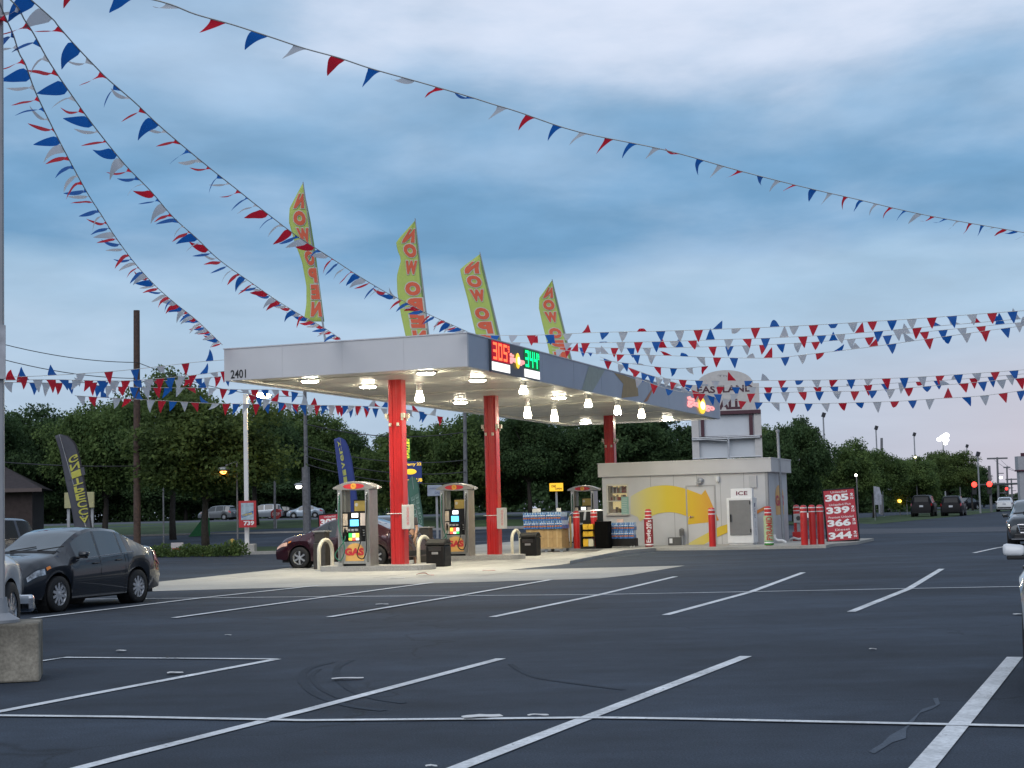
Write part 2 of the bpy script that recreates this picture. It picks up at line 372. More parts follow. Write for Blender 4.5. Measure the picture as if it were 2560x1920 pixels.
m = MB()
def line(pts, w=.13, z=.008):
    q = [G(*p, z) if len(p) == 2 else Vector(p) for p in pts]; vs = []
    for i, p in enumerate(q):
        d = (q[min(i + 1, len(q) - 1)] - q[max(i - 1, 0)]); d.z = 0; d.normalize(); nn = Vector((-d.y, d.x, 0)) * w / 2
        vs += [p + nn, p - nn]
    return vs, [(2 * i, 2 * i + 1, 2 * i + 3, 2 * i + 2) for i in range(len(q) - 1)]
W1 = .10
for pts, w, z in (([(-200, 1785), (0, 1788), (300, 1791), (761, 1800), (1200, 1796), (1493, 1793), (1700, 1796), (2560, 1814), (2900, 1818)], W1, .012),
               ([(102, 1652), (162, 1643), (692, 1647)], W1, .012), ([(-200, 1812), (0, 1778), (300, 1721), (693, 1647)], .12, .008),
               ([(-250, 2040), (185, 1923), (300, 1893), (761, 1776), (1252, 1646)], .12, .008), ([(900, 2020), (1141, 1920), (1487, 1786), (1865, 1640)], .13, .008),
               ([(2260, 1980), (2304, 1920), (2420, 1783), (2537, 1642)], .155, .008),
               ([(60, 1499), (382, 1496), (821, 1491), (1146, 1489), (1494, 1486), (1875, 1479), (2271, 1471), (2700, 1463)], W1, .012),
               ([(82, 1545), (300, 1519), (506, 1494), (800, 1463)], .13, .016), ([(435, 1544), (821, 1491), (1081, 1456)], .13, .016), ([(823, 1542), (1146, 1489), (1377, 1449)], .13, .016),
               ([(1231, 1542), (1501, 1486), (1689, 1441)], .13, .008), ([(1664, 1537), (1875, 1480), (2008, 1431)], .13, .008), ([(2128, 1529), (2271, 1472), (2354, 1422)], .13, .008),
               ([(2435, 1382), (2490, 1370), (2600, 1352)], .13, .008)):
    m.add(*line(pts, w, z))
struct(m, 'parking_lines', paint_w)
m = MB()                                  # tyre marks: thin sheets with an outline of their own
def arc(c, r0, a0, a1, n=26): 
    return [Vector((c[0] + r0 * math.cos(a0 + (a1 - a0) * i / n), c[1] + r0 * math.sin(a0 + (a1 - a0) * i / n), .004)) for i in range(n + 1)]
def smoothpts(pts, n=8):
    q = [G(*p, .004) for p in pts]; o = []
    for i in range(len(q) - 1):
        p0, p1, p2, p3 = q[max(i - 1, 0)], q[i], q[i + 1], q[min(i + 2, len(q) - 1)]
        for k in range(n):
            t = k / n; o.append(.5 * ((2 * p1) + (p2 - p0) * t + (2 * p0 - 5 * p1 + 4 * p2 - p3) * t * t + (3 * p1 - p0 - 3 * p2 + p3) * t ** 3))
    return o + [q[-1]]
for pts, w in (([(830, 1655), (770, 1672), (756, 1700), (790, 1735), (870, 1763), (960, 1776)], .09), ([(800, 1672), (780, 1690), (800, 1720), (850, 1745)], .05),
               ([(880, 1650), (848, 1665), (842, 1690), (875, 1722), (935, 1745), (1010, 1757)], .08),
               ([(1275, 1660), (1330, 1690), (1420, 1706), (1560, 1724)], .06)):
    m.add(*line(smoothpts(pts), w, .004))
struct(m, 'tyre_marks', skid_m)
m = MB()
for blob in ([(2172, 1878), (2205, 1858), (2225, 1838), (2262, 1818), (2288, 1800), (2266, 1822), (2265, 1845), (2230, 1856), (2205, 1872), (2185, 1884)],
             [(2262, 1812), (2290, 1788), (2306, 1772), (2340, 1762), (2332, 1746), (2345, 1744), (2350, 1760), (2330, 1772), (2300, 1782), (2282, 1806)]):
    m.add([G(*p, .004) for p in blob], [tuple(range(len(blob)))[::-1]])
struct(m, 'dried_spills', stain_m)

m = MB(); lim = 0
for v in (1.0, 6.0, 11.0, 16.0, 21.0):
    a_, b_ = S(-7.0, v - 1), S(1.5, v - 1); m.add(*line([(a_.x, a_.y, .012), (b_.x, b_.y, .012)], .03, .012))
for u in (-6.4, -2.2, .6):
    a_, b_ = S(u, -1.2), S(u, 17); m.add(*line([(a_.x, a_.y, .012), (b_.x, b_.y, .012)], .03, .012))
struct(m, 'pad_joints', ground_mat('joint', (.20, .195, .18), .2, .3, .6, 40, .9))
# litter
def litter(px, py, w, l, rz, label, mat, curl=.005):
    p = G(px, py, .02); m = MB(); n = 6
    vs = []
    for i in range(n + 1):
        t = i / n; hw = w / 2 * (1 - .3 * abs(2 * t - 1) ** 3) * RND.uniform(.85, 1.1); z = curl * (math.sin(t * 5) + 1) * RND.uniform(.6, 1.2)
        vs += [(l * .75 * (t - .5), -hw, z), (l * .75 * (t - .5), hw, z * .6)]
    m.add(vs, [(2 * i, 2 * i + 2, 2 * i + 3, 2 * i + 1) for i in range(n)])
    o = m.build('litter', mat, loc=(p.x, p.y, .02)); o.rotation_euler = (0, 0, rz)
    s = o.modifiers.new('thick', 'SOLIDIFY'); s.thickness = .004
    return tag(o, label, 'litter', 'scraps of litter on the asphalt')
paper = M('paper', (.66, .66, .66), .8, var=.08); redpaper = M('red_paper', (.45, .08, .05), .7, var=.2)
litter(869, 1695, .10, .42, .15, 'long torn white scrap lying beside the curved tyre marks', paper)
litter(438, 1681, .13, .22, .3, 'white scrap beside the stall line at left, near the crossbar end', paper)
litter(303, 1626, .10, .16, .1, 'white scrap left of the stalls, behind the short crossbar', paper)
litter(955, 1510, .12, .3, .2, 'pale scrap between two far stall lines', paper)
litter(1205, 1790, .16, .42, .25, 'crumpled white paper lying on the front crossbar line', paper, .006)
litter(1345, 1787, .08, .22, .2, 'small grey crumpled scrap just right of the paper on the crossbar', paper, .006)
litter(990, 1445, .2, .6, .1, 'flat white paper on the concrete apron', paper)
litter(1063, 1438, .22, .6, .15, 'reddish cardboard scrap on the concrete apron', redpaper, .04)
litter(1222, 1426, .2, .45, .1, 'thin red scrap at the edge of the concrete, right of the reddish cardboard', redpaper, .006)
litter(2548, 1535, .12, .2, .2, 'white scrap beside the white car at right', paper)
litter(1078, 1914, .06, .1, .2, 'tiny white scrap at the bottom edge between two stall lines', paper)
litter(570, 1587, .06, .12, .2, 'tiny white scrap alone in the aisle behind the long scrap', paper)
litter(2182, 1622, .05, .1, .2, 'tiny white scrap alone in the aisle right of centre', paper)
# ---------------------------------------------------------------- canopy
Z1, Z2 = 5.3, 6.155
CL = toS(PL(561, 953, S(0, 0), VX))[0]           # short side runs from CL to 0
CV = toS(PL(1800, 1054, S(0, 0), UX))[1]         # long side runs from 0 to CV
UC = CL * .5
canopy = thing('fuel_canopy', 'big white flat-roofed fuel station canopy on red columns with lit ceiling lamps and price numbers', 'canopy', S(0, 0), -YAW)
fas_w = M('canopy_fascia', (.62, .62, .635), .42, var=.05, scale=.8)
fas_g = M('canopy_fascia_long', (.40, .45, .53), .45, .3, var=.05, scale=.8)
ceil_m = M('canopy_ceiling', (.57, .55, .48), .4, var=.04, scale=2)
def cL(p): return Vector(local(canopy, p))
m = MB(); T = .10
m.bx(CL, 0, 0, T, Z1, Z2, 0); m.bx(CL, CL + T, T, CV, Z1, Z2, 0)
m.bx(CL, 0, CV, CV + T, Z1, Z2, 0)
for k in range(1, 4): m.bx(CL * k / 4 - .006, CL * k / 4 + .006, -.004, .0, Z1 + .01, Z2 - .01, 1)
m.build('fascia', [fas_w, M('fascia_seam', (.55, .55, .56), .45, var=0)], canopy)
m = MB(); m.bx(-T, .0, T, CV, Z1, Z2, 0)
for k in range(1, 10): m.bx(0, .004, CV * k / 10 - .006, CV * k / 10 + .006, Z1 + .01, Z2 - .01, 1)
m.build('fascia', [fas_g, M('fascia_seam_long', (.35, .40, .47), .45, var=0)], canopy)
m = MB(); m.bx(CL - .02, .02, -.02, CV + T + .02, Z2, Z2 + .03); m.build('roof_trim', M('trim', (.6, .6, .62), .4, .4, var=.03), canopy)
m = MB(); m.bx(CL + T, -T, T, CV, Z1 + .07, Z1 + .30, 0)
for k in range(1, int(CV / 1.6)): m.bx(CL + T, -T, k * 1.6 - .012, k * 1.6 + .012, Z1 + .068, Z1 + .07, 1)
for v in (1.6, 8.5, 16.2, 23.5):
    m.bx(CL + T, -T, v - .11, v + .11, Z1 + .04, Z1 + .07, 0)
m.bx(CL + T, CL + T + .22, T, CV, Z1 + .01, Z1 + .07, 0); m.bx(-T - .22, -T, T, CV, Z1 + .01, Z1 + .07, 0)
m.build('ceiling', [ceil_m, M('ceiling_seam', (.32, .31, .28), .6, var=0)], canopy)
cols = []
for px in (1000, 1237, 1534):             # the three red columns along the centre line
    a, b = S(UC, 0), S(UC, 30); r = ray(px, 1385); r = Vector((r.x, r.y))
    d = b - a; t = (r.x * a.y - r.y * a.x) / (r.y * d.x - r.x * d.y); cols.append(30 * t)
for v in cols:
    m = MB(); h = .205
    pr = [(-h, -h + .05), (-h + .05, -h), (-.07, -h), (-.055, -h + .02), (.055, -h + .02), (.07, -h), (h - .05, -h), (h, -h + .05),
          (h, h - .05), (h - .05, h), (-h + .05, h), (-h, h - .05)]
    m.prism([(UC + x, v + y, .15) for x, y in pr], (0, 0, Z1 - .08))
    c = m.build('column', red_p, canopy)
    q = MB(); q.bx(UC - .27, UC + .27, v - .27, v + .27, .13, .17); q.build('base_plate', M('base_plate', (.42, .40, .38), .6, var=.1), c)
    for sx in (-1, 1):
        for sy in (-1, 1):
            q = MB(); q.box((UC + sx * .25, v + sy * .16, 4.35), (.09, .12, .13)); q.box((UC + sx * .22, v + sy * .16, 4.255), (.05, .05, .08)); q.build('floodlight', cream, c, bevel=.01)
        MB().box((UC + sx * .12, v - .235, 4.1), (.07, .06, .1)).build('sensor', cream, c, bevel=.01)
lamp_m = EM('lamp_glow', (1.0, .92, .70), 260.0); lamp_p = EM('pendant_glow', (1.0, .93, .70), 9.0)
def ceil_pt(px, py): r = ray(px, py); return cL(CAM + r * ((Z1 + .06 - CAM_H) / r.z))
for px, py in ((775, 949), (920, 963), (1065, 929), (1194, 947), (1151, 1003), (1398, 991), (1464, 1054), (1669, 1046)):
    p = ceil_pt(px, py)
    o = MB().lathe([(.27, .02), (.27, -.03), (.24, -.05), (.0, -.05)], p, 20).build('ceiling_light', M('lamp_housing', (.7, .7, .68), .4, var=0), canopy, smooth=True)
    MB().lathe([(.235, -.0515), (.20, -.078), (.0, -.088)], p, 20).build('lens', lamp_m, o, smooth=True)
for px, py, L in ((1048, 958, .62), (1308, 951, .45), (1318, 997, .75), (1385, 1005, .78), (1470, 985, .5), (1543, 999, .6), (1603, 1008, .62)):
    p = ceil_pt(px, py)
    L *= .85; o = MB().lathe([(.14, .02), (.14, -.04), (.07, -.05)] + [(.075 + .02 * (k % 2), -.05 - (L * .42 - .05) * (k + 1) / 8) for k in range(8)], p, 16).build('ceiling_light', M('lamp_housing', (.7, .7, .68), .4, var=0), canopy, smooth=True)
    MB().lathe([(.085, -L * .42), (.09, -L * .55), (.10, -L * .62), (.135, -L * .80), (.14, -L * .92), (.12, -L)], p, 18).build('shade', lamp_p, o, smooth=True)
    MB().lathe([(.12, -L), (.08, -L - .012), (0, -L - .016)], p, 18).build('lens', lamp_m, o, smooth=True)
# street number
m = MB(); pn = toS(PL(596, 933, S(0, 0), VX)); pc = cL(PL(596, 935, S(0, 0), VX))
letter(m, '2401', front(pc.x, -.006, pc.z), .47, .235, .02); m.build('street_number', blk, canopy)
# illuminated prices on the long side
def lf(px, py): return cL(PL(px, py, S(0, 0), UX))
SEG = {'0': 'abcdef', '3': 'abgcd', '4': 'fgbc', '5': 'afgcd', '9': 'abcdfg', '1': 'bc'}
def seven(m, ch, fn, w, h, t, k=0):
    q = {'a': (-w / 2, h / 2 - t, w / 2, h / 2), 'd': (-w / 2, -h / 2, w / 2, -h / 2 + t), 'g': (-w / 2, -t / 2, w / 2, t / 2),
         'f': (-w / 2, 0, -w / 2 + t, h / 2), 'b': (w / 2 - t, 0, w / 2, h / 2), 'e': (-w / 2, -h / 2, -w / 2 + t, 0), 'c': (w / 2 - t, -h / 2, w / 2, 0)}
    for s in SEG[ch]:
        a, b, c, d = q[s]; m.add([fn(a, b, 0), fn(c, b, 0), fn(c, d, 0), fn(a, d, 0)], [(0, 1, 2, 3)], k)
y0, y1 = lf(1222, 880).y, lf(1343, 920).y
dm = MB(); dm.bx(.0, .07, y0, y1, Z1 - .02, Z2 - .01)
disp = dm.build('price_display', M('display_case', (.06, .075, .10), .35, var=.05), canopy)
dark = M('display_black', (.01, .01, .014), .3, var=0)
for ya, yb, txt, glow, bgc in ((y0 + .03, y0 + (y1 - y0) * .355, '305', (1.0, .14, .05), (.30, .0, .01)), (y0 + (y1 - y0) * .665, y1 - .03, '344', (.0, .95, .28), (.0, .09, .02))):
    yc = (ya + yb) / 2; w = yb - ya; nm = 'red' if txt == '305' else 'green'
    q = MB(); q.bx(.07, .085, ya, yb, Z1 + .28, Z2 - .03); q.build('digit_panel', EM('panel_' + nm, bgc, 1.0), disp)
    q = MB(); fn = right(.088, yc, Z1 + .55)
    for i, ch in enumerate(txt):
        seven(q, ch, (lambda a, b, c, i=i: fn(a + (i - 1) * w * .29 - w * .05, b, c)), w * .22, .46, .07)
    seven(q, '9', lambda a, b, c: fn(a + w * .43, b + .13, c), w * .08, .17, .03)
    q.build('digits', EM('digits_' + nm, glow, 1.6), disp)
    q = MB(); q.bx(.07, .085, ya, yb, Z1 + .03, Z1 + .25); q.build('grade_panel', EM('grade_glow', (1.0, .98, .92), 1.15), disp)
    q = MB(); letter(q, 'Unleaded' if nm == 'red' else 'Diesel', right(.088, yc - w * .15, Z1 + .16), w * .5, .07, 0); q.build('grade_text', M('grade_grey', (.62, .60, .58), .6, var=0), disp)
logo_r = EM('logo_red', (1.0, .38, .36), .95); logo_y = EM('logo_yellow', (1.0, .62, .05), 1.0); logo_w = EM('logo_white', (1.0, .95, .75), 1.2)
def logo(par, x, yc, zc, w, h, k=1.0):
    l = MB(); fn = right(x, yc, zc)
    l.box((x - .015, yc, zc), (.03, w * .25, h * .3), 0)
    for k, (s, xx, zz, ww, hh) in enumerate((('the', -.36, .30, .26, .22), ('gas', -.28, -.06, .42, .42), ('go', .34, -.08, .34, .40))):
        letter(l, s, lambda a, b, c: fn(a + xx * w, b + zz * h, c), ww * w, hh * h, .01, 0, ext=.02)
    o = l.build('logo_sign', logo_r, par)
    q = MB(); q.ell((x + .02, yc + .02 * w, zc), (.03, w * .14, h * .52), 0, 16, 10); q.build('sun_emblem', logo_y, o, smooth=True)
    q = MB(); q.ell((x + .05, yc + .02 * w, zc), (.012, w * .09, h * .26), 0, 16, 10); q.build('sun_core', logo_w, o, smooth=True)
logo(disp, .085, (y0 + y1) / 2, Z1 + .42, (y1 - y0) * .30, .42)
yl = lf(1751, 1012).y; logo(canopy, .03, yl, (lf(1751, 1014).z), 4.8, .66)
# pale printed arrow along the long side
def decal(par, fn, pts, mat, name, off):
    q = MB(); q.add([Vector(fn(*p)) + Vector(off) for p in pts], [tuple(range(len(pts)))]); return q.build(name, mat, par)
dg1 = M('fascia_print_pale', (.36, .41, .35), .5, var=.08); dg2 = M('fascia_print_ochre', (.38, .25, .09), .5, var=.10, scale=3); dg3 = M('fascia_print_orange', (.42, .17, .07), .5, var=.12)
def clampz(px, py): v = lf(px, py); v.z = max(Z1 + .01, min(Z2 - .01, v.z)); return v
decal(canopy, clampz, [(1454, 976), (1472, 915), (1512, 925), (1492, 960), (1480, 982)], dg1, 'printed_arrow', (.006, 0, 0))
decal(canopy, clampz, [(1535, 932), (1560, 938), (1592, 950), (1596, 990), (1553, 996), (1558, 960)], dg2, 'printed_arrow', (.006, 0, 0))
decal(canopy, clampz, [(1632, 968), (1633, 974), (1618, 1003), (1608, 1006)], dg3, 'printed_arrow', (.006, 0, 0))

# ---------------------------------------------------------------- islands, pumps, things on them
def slab(u0, u1, v0, v1, h, name='fuel_island'):
    m = MB(); r = .35; pts = []
    for cx, cy, a0 in ((u1 - r, v1 - r, 0), (u0 + r, v1 - r, 90), (u0 + r, v0 + r, 180), (u1 - r, v0 + r, 270)):
        pts += [S(cx + r * math.cos(rad(a0 + k * 18)), cy + r * math.sin(rad(a0 + k * 18)), 0) for k in range(6)]
    m.prism(pts, (0, 0, h)); return struct(m, name, kerb_m)
PU = [toS(G(890, 1407, .15)), None, None]
def pump_v(px, u):
    a, b = S(u, 0), S(u, 30); r = ray(px, 1385); d = b - a; t = (r.x * a.y - r.y * a.x) / (r.y * d.x - r.x * d.y); return 30 * t
PUMPS = [(UC - 1.18, pump_v(896, UC - 1.18)), (UC - 1.2, pump_v(1146, UC - 1.2)), (UC - 1.15, pump_v(1465, UC - 1.15))]
for (u, v), cv in zip(PUMPS, cols): slab(u - 1.15, UC + .95, cv - .62, cv + .62, .15)
gold = M('gold_panel', (.42, .30, .07), .45, var=.12, scale=7); hose_g = M('green_hose', (.02, .16, .10), .5, var=.1); gas_red = M('decal_red', (.58, .03, .04), .5, var=.05)
sun_or = M('decal_sun', (.75, .42, .12), .5, var=.08, scale=3); scr_b = EM('screen_blue', (.12, .55, 1.0), 1.6); scr_w = EM('screen_white', (1.0, 1.0, 1.0), 1.3)
butts = [EM('button_green', (.05, .6, .12), .9), EM('button_pale', (.8, .9, .5), .8), EM('button_yellow', (.95, .75, .08), .9), EM('button_red', (.9, .12, .08), .9), EM('button_white', (.9, .9, .85), .8)]
inner_p = M('pump_inner', (.20, .20, .18), .5, .3, var=.1); header_m = M('pump_header', (.36, .34, .32), .35, .5, var=.05)
ad1 = M('advert_cream', (.62, .50, .38), .5, var=.25, scale=9); ad2 = M('advert_white', (.72, .60, .52), .5, var=.1, scale=6)
def make_pump(root, v=0):
    Hw, D2 = .49, .27
    m = MB(); m.bx(-.36, .36, -D2 + .02, D2 - .02, .06, .68); m.bx(-.36, .36, -D2 + .06, D2 - .06, 0, .06, 1); m.build('cabinet', [steel, black_p], root, bevel=.008)
    for s in (-1, 1):
        m = MB(); x = s * .43; m.bx(x - .07, x + .07, -D2, D2, 0, 2.14, 0)
        m.bx(x - .035, x + .035, -D2 - .006, -D2, .1, 2.05, 1); m.build('side_column', [steel, inner_p], root, bevel=.015)
    m = MB(); m.bx(-.36, .36, -D2 + .05, D2 - .05, .68, 1.52, 0); h = m.build('head', black_p, root, bevel=.01)
    def pn(n, x0, x1, z0, z1, mat, par=h, y=-D2 + .05, t=.012): return MB().bx(x0, x1, y - t, y, z0, z1).build(n, mat, par)
    pn('advert', -.35, -.21, 1.14, 1.47, ad1); pn('advert', -.35, -.21, .95, 1.10, ad1) if v != 1 else pn('advert', -.35, -.21, .72, 1.10, ad2)
    if v != 1: pn('advert', .19, .34, 1.13, 1.48, ad2)
    pn('display', -.08, .12, 1.36, 1.48, scr_w); pn('card_screen', -.13, .13, 1.12, 1.30, scr_b)
    k = MB()
    for i, x in enumerate((-.17, -.05, .07)): k.bx(x - .045, x + .045, -D2 + .03, -D2 + .05, .98, 1.04)
    for i in range(9): k.box((.24 + .03 * (i % 3), -D2 + .045, 1.0 - .07 * (i // 3)), (.02, .02, .02 + .02 * RND.random()))
    k.build('keypad', M('keypad_grey', (.35, .35, .36), .5, var=.2), h)
    for i, x in enumerate((-.13, -.02, .09)):
        pn('grade_button', x - .05, x + .05, .80, .92, butts[(i + v * 2) % 5]); pn('grade_button', x - .05, x + .05, .72, .79, butts[(i + 2 + v) % 5])
    m = MB(); m.bx(-.09, .34, -.06, .06, 1.50, 1.86, 1); m.bx(-.07, .32, -.066, -.06, 1.54, 1.83, 0); t = m.build('topper_sign', [gold, black_p], root, bevel=.006)
    MB().lathe([(0, 0), (.05, 0)], (.0, -.07, 1.72), 14, axis='Y').build('badge', M('badge', (.5, .48, .45), .4, var=.1), t)
    m = MB(); m.bx(-.37, -.30, -.16, .16, 1.5, 2.14, 0); m.build('top_panel', inner_p, root)
    # lens-shaped header
    m = MB(); n = 16; top = []; bot = []
    for i in range(n + 1):
        x = -.66 + 1.32 * i / n; q = 1 - (x / .72) ** 2; top.append((x, -.24, 2.16 + .20 * q + .02)); bot.append((x, -.24, 2.16 - .05 * q + .02))
    m.prism(top + bot[::-1], (0, .48, 0)); hd = m.build('header', header_m, root, bevel=.012)
    m = MB(); pts = [(x, -.245, 2.24 + .075 * math.sqrt(max(0, 1 - (x / .34) ** 2))) for x in [-.34 + .68 * i / 12 for i in range(13)]]
    pts2 = [(x, y, 4.48 - z) for x, y, z in pts[1:-1]][::-1]; m.add(pts + pts2, [tuple(range(len(pts) + len(pts2)))[::-1]]); m.build('header_badge', gas_red, hd)
    m = MB().lathe([(.0, -.004), (.085, -.004), (.085, 0)], (0, -.247, 2.245), 18, axis='Y'); m.build('sun_badge', M('sun_badge', (.85, .42, .06), .4, var=.1), hd)
    q = MB(); letter(q, 'N', front(0, -.256, 2.245), .06, .08, .0); q.build('badge_letter', M('badge_letter', (.5, .12, .03), .5, var=0), hd)
    q = MB(); q.box((.70, -.1, 2.2), (.06, .08, .10), 0); q.build('end_cap', M('end_cap_white', (.8, .8, .78), .4, var=.05), hd, bevel=.01)
    # decal
    m = MB(); pts = [(.28 * math.cos(a) + .02, -D2 + .012, .42 + .22 * math.sin(a)) for a in [math.pi * i / 16 for i in range(17)]]
    m.add(pts + [(-.28, -D2 + .012, .14), (.30, -D2 + .012, .14)], [tuple(range(19))[::-1]]); dc = m.build('decal', sun_or, root)
    m = MB(); letter(m, 'GAS', front(.0, -D2 + .005, .40), .60, .21, .06); m.build('lettering', gas_red, dc)
    # hoses and nozzles
    def hose(s, mat, low):
        pts = [(s * .43, -D2 - .02, 2.0), (s * .43 , -D2 - .05, 1.6), (s * .42, -D2 - .09, 1.1), (s * .34 + .1, -D2 - .12, .55), (s * .34 + .06, -D2 - .12, .3), (s * .34 - .05, -D2 - .12, low), (s * .34 - .2, -D2 - .11, .33), (s * .26, -D2 - .10, .7), (s * .24, -D2 - .06, .86)]
        q = [Vector(p) for p in pts]; o = []
        for i in range(len(q) - 1):
            p0, p1, p2, p3 = q[max(i - 1, 0)], q[i], q[i + 1], q[min(i + 2, len(q) - 1)]
            for k in range(6):
                t = k / 6; o.append(.5 * ((2 * p1) + (p2 - p0) * t + (2 * p0 - 5 * p1 + 4 * p2 - p3) * t * t + (3 * p1 - p0 - 3 * p2 + p3) * t ** 3))
        return MB().tube(o + [q[-1]], .016, 8).build('hose', mat, root, smooth=True)
    hose(1, rubber, .2); hose(-1, hose_g, .16)
    for s in (-1, 1):
        m = MB(); m.box((s * .25, -D2 - .03, .92), (.05, .10, .18)); m.box((s * .25, -D2 - .05, 1.02), (.04, .05, .10), 0, Matrix.Rotation(.5, 3, 'X')); m.build('nozzle', black_p, root, bevel=.01)
        m = MB()
        for k in range(6): m.box((s * .43 - .02 + (k % 2) * .012, -D2 - .012, 1.80 + .05 * k), (.045, .01, .03))
        m.build('pump_number', wht, root)
labels = ['fuel pump nearest the camera, beside the dark red car and the first red column', 'fuel pump between the first two red columns, behind the black bin', 'fuel pump at the far end of the row, left of the kiosk window']
for i, ((u, v), lb) in enumerate(zip(PUMPS, labels)):
    r = thing('fuel_pump', lb, 'fuel pump', S(u, v, .15), -YAW, 'fuel pumps under the canopy'); make_pump(r, i)
# hoop guards
for (px, py), lb in (((798, 1421), 'hoop guard rail in front of the dark squeegee bin, left of the first pump'), ((1047, 1416), 'hoop guard rail behind the black bin next to the first red column'), ((1281, 1389), 'hoop guard rail beside the far black bin, right of the second red column')):
    p = G(px, py, .01); p = p if px > 900 else P(px, py, 44.7); r = thing('hoop_guard', lb, 'guard rail', (p.x, p.y, 0), -YAW, 'steel hoop guards on the fuel islands')
    pts = [(0, 0, 0), (0, 0, .55)] + [(0, .42 - .42 * math.cos(rad(a)), .55 + .33 * math.sin(rad(a))) for a in range(15, 180, 15)] + [(0, .84, .55), (0, .84, 0)]
    MB().tube(pts, .055, 12).build('pipe', cream, r, smooth=True)
    for y in (0, .84): MB().lathe([(.12, 0), (.12, .02), (.06, .025)], (0, y, 0), 14).build('foot_flange', galv, r)
def trash(px, py, lb):
    p = G(px, py, .01); r = thing('litter_bin', lb, 'trash bin', (p.x, p.y, .01), -YAW, 'black plastic bins on the concrete')
    m = MB(); m.prism([(-.30, -.0, 0), (.30, 0, 0), (.30, .55, 0), (-.30, .55, 0)], (0, 0, .62)); 
    m.build('body', black_p, r, bevel=.05)
    m = MB(); m.bx(-.32, .32, -.02, .57, .62, .68); m.prism([(-.31, .0, .68), (-.31, .12, .80), (-.31, .42, .80), (-.31, .55, .68)], (.62, 0, 0)); m.build('lid', black_p, r, bevel=.03)
    MB().bx(-.2, .2, -.008, .0, .46, .58).build('flap', M('bin_flap', (.03, .03, .032), .3, var=.1), r, bevel=.004)
    MB().bx(-.10, .10, -.012, 0, .36, .43).build('handle_slot', M('slot_grey', (.25, .25, .26), .4, var=.1), r)
    return r
trash(1088, 1417, 'black plastic bin on the concrete in front of the second fuel pump')
trash(1320, 1390, 'black plastic bin in front of the bottled water stack')
for px, py, D, lb in ((806, 1411, 45.9, 'dark squeegee and towel bin behind the nearest hoop guard'), (1066, 1390, 49.5, 'dark squeegee bin behind the second hoop guard, left of the second pump')):
    p = P(px, py, D); r = thing('squeegee_bin', lb, 'service bin', (p.x, p.y, 0.0), -YAW, 'squeegee bins on the islands')
    dk = M('bin_bronze', (.045, .04, .035), .45, var=.2)
    MB().bx(-.2, .2, -.2, .2, 0, .78).build('body', dk, r, bevel=.02); MB().bx(-.17, .17, -.17, .17, .78, 1.1).build('hood', dk, r, bevel=.02)
    MB().bx(-.21, .21, -.21, .21, 1.1, 1.14).build('lid', M('bin_trim', (.35, .34, .32), .4, .4, var=.1), r)
for i, (cv, lb) in enumerate(((cols[0], 'pale cabinet with red lettering strapped to the first red column'), (cols[1], 'pale cabinet with red lettering strapped to the second red column'))):
    r = thing('extinguisher_cabinet', lb, 'cabinet', S(UC + .33, cv - .16, 1.15 - .15 * i), -YAW, 'extinguisher cabinets on the columns')
    MB().bx(-.12, .14, -.14, .14, 0, .68).build('box', M('cabinet_grey', (.52, .51, .48), .45, var=.06), r, bevel=.015)
    q = MB(); letter(q, 'FIRE EXTINGUISHER', front(.07, -.145, .36), .50, .07, .0, rot=math.pi / 2); q.build('lettering', gas_red, r)
    q = MB(); q.tube([(-.12, -.06, .44), (-.60, -.06, .44)], .012, 6); q.build('strap', white_p, r)
# ---------------------------------------------------------------- kiosk
KR = P(1928, 1178, 57.6); ku, kv = toS(KR)
kl = toS(PL(1495, 1193, KR, VX))[0]; kd = (PL(1978, 1184, KR, UX) - KR).dot(VX)
kiosk = thing('kiosk', 'low grey kiosk with a yellow arrow mural, pay window and steel door beside the canopy', 'kiosk', S(ku, kv), -YAW)
KW = kl - ku                              # negative: left end of the roof band
def kf(px, py, y=.12): q = Vector(local(kiosk, PL(px, py, KR + VX * y, VX))); return q
zr0, zr1 = kf(1928, 1179, 0).z, kf(1928, 1145.5, 0).z
wall_m = M('kiosk_wall', (.52, .52, .525), .5, var=.07, scale=1.3, bump=.05); band_m = M('kiosk_band', (.52, .51, .50), .45, var=.05, scale=1.2)
xl, xr = kf(1508, 1300).x, kf(1923, 1300).x; x0w, x1w = kf(1518, 1250).x, kf(1571, 1250).x; zw0, zw1 = kf(1545, 1285).z, kf(1545, 1211).z
kdp = kd - .12
m = MB()                                  # walls with a real window opening
m.bx(xl, x0w, .12, .24, .1, zr0); m.bx(x1w, xr, .12, .24, .1, zr0); m.bx(x0w, x1w, .12, .24, .1, zw0); m.bx(x0w, x1w, .12, .24, zw1, zr0)
m.bx(xr - .12, xr, .24, kdp, .1, zr0); m.bx(xl, xl + .12, .24, kdp, .1, zr0); m.bx(xl + .12, xr - .12, kdp - .12, kdp, .1, zr0)
for k in range(1, 6):
    x = x1w + (xr - x1w) * k / 6
    m.bx(x - .012, x + .012, .117, .12, .1, zr0, 1)
m.bx(xr - .1, xr + .02, .10, .12, .1, zr0, 1); m.bx(xr, xr + .02, .10, .22, .1, zr0, 1)
m.build('wall', [wall_m, M('wall_seam', (.33, .33, .335), .5, var=0)], kiosk)
m = MB(); m.bx(KW, 0, 0, kd, zr0, zr1, 0); m.bx(KW - .02, .02, -.02, kd + .02, zr1, zr1 + .035, 1); m.build('roof_band', [band_m, M('roof_cap', (.56, .56, .55), .4, .2, var=.04)], kiosk)
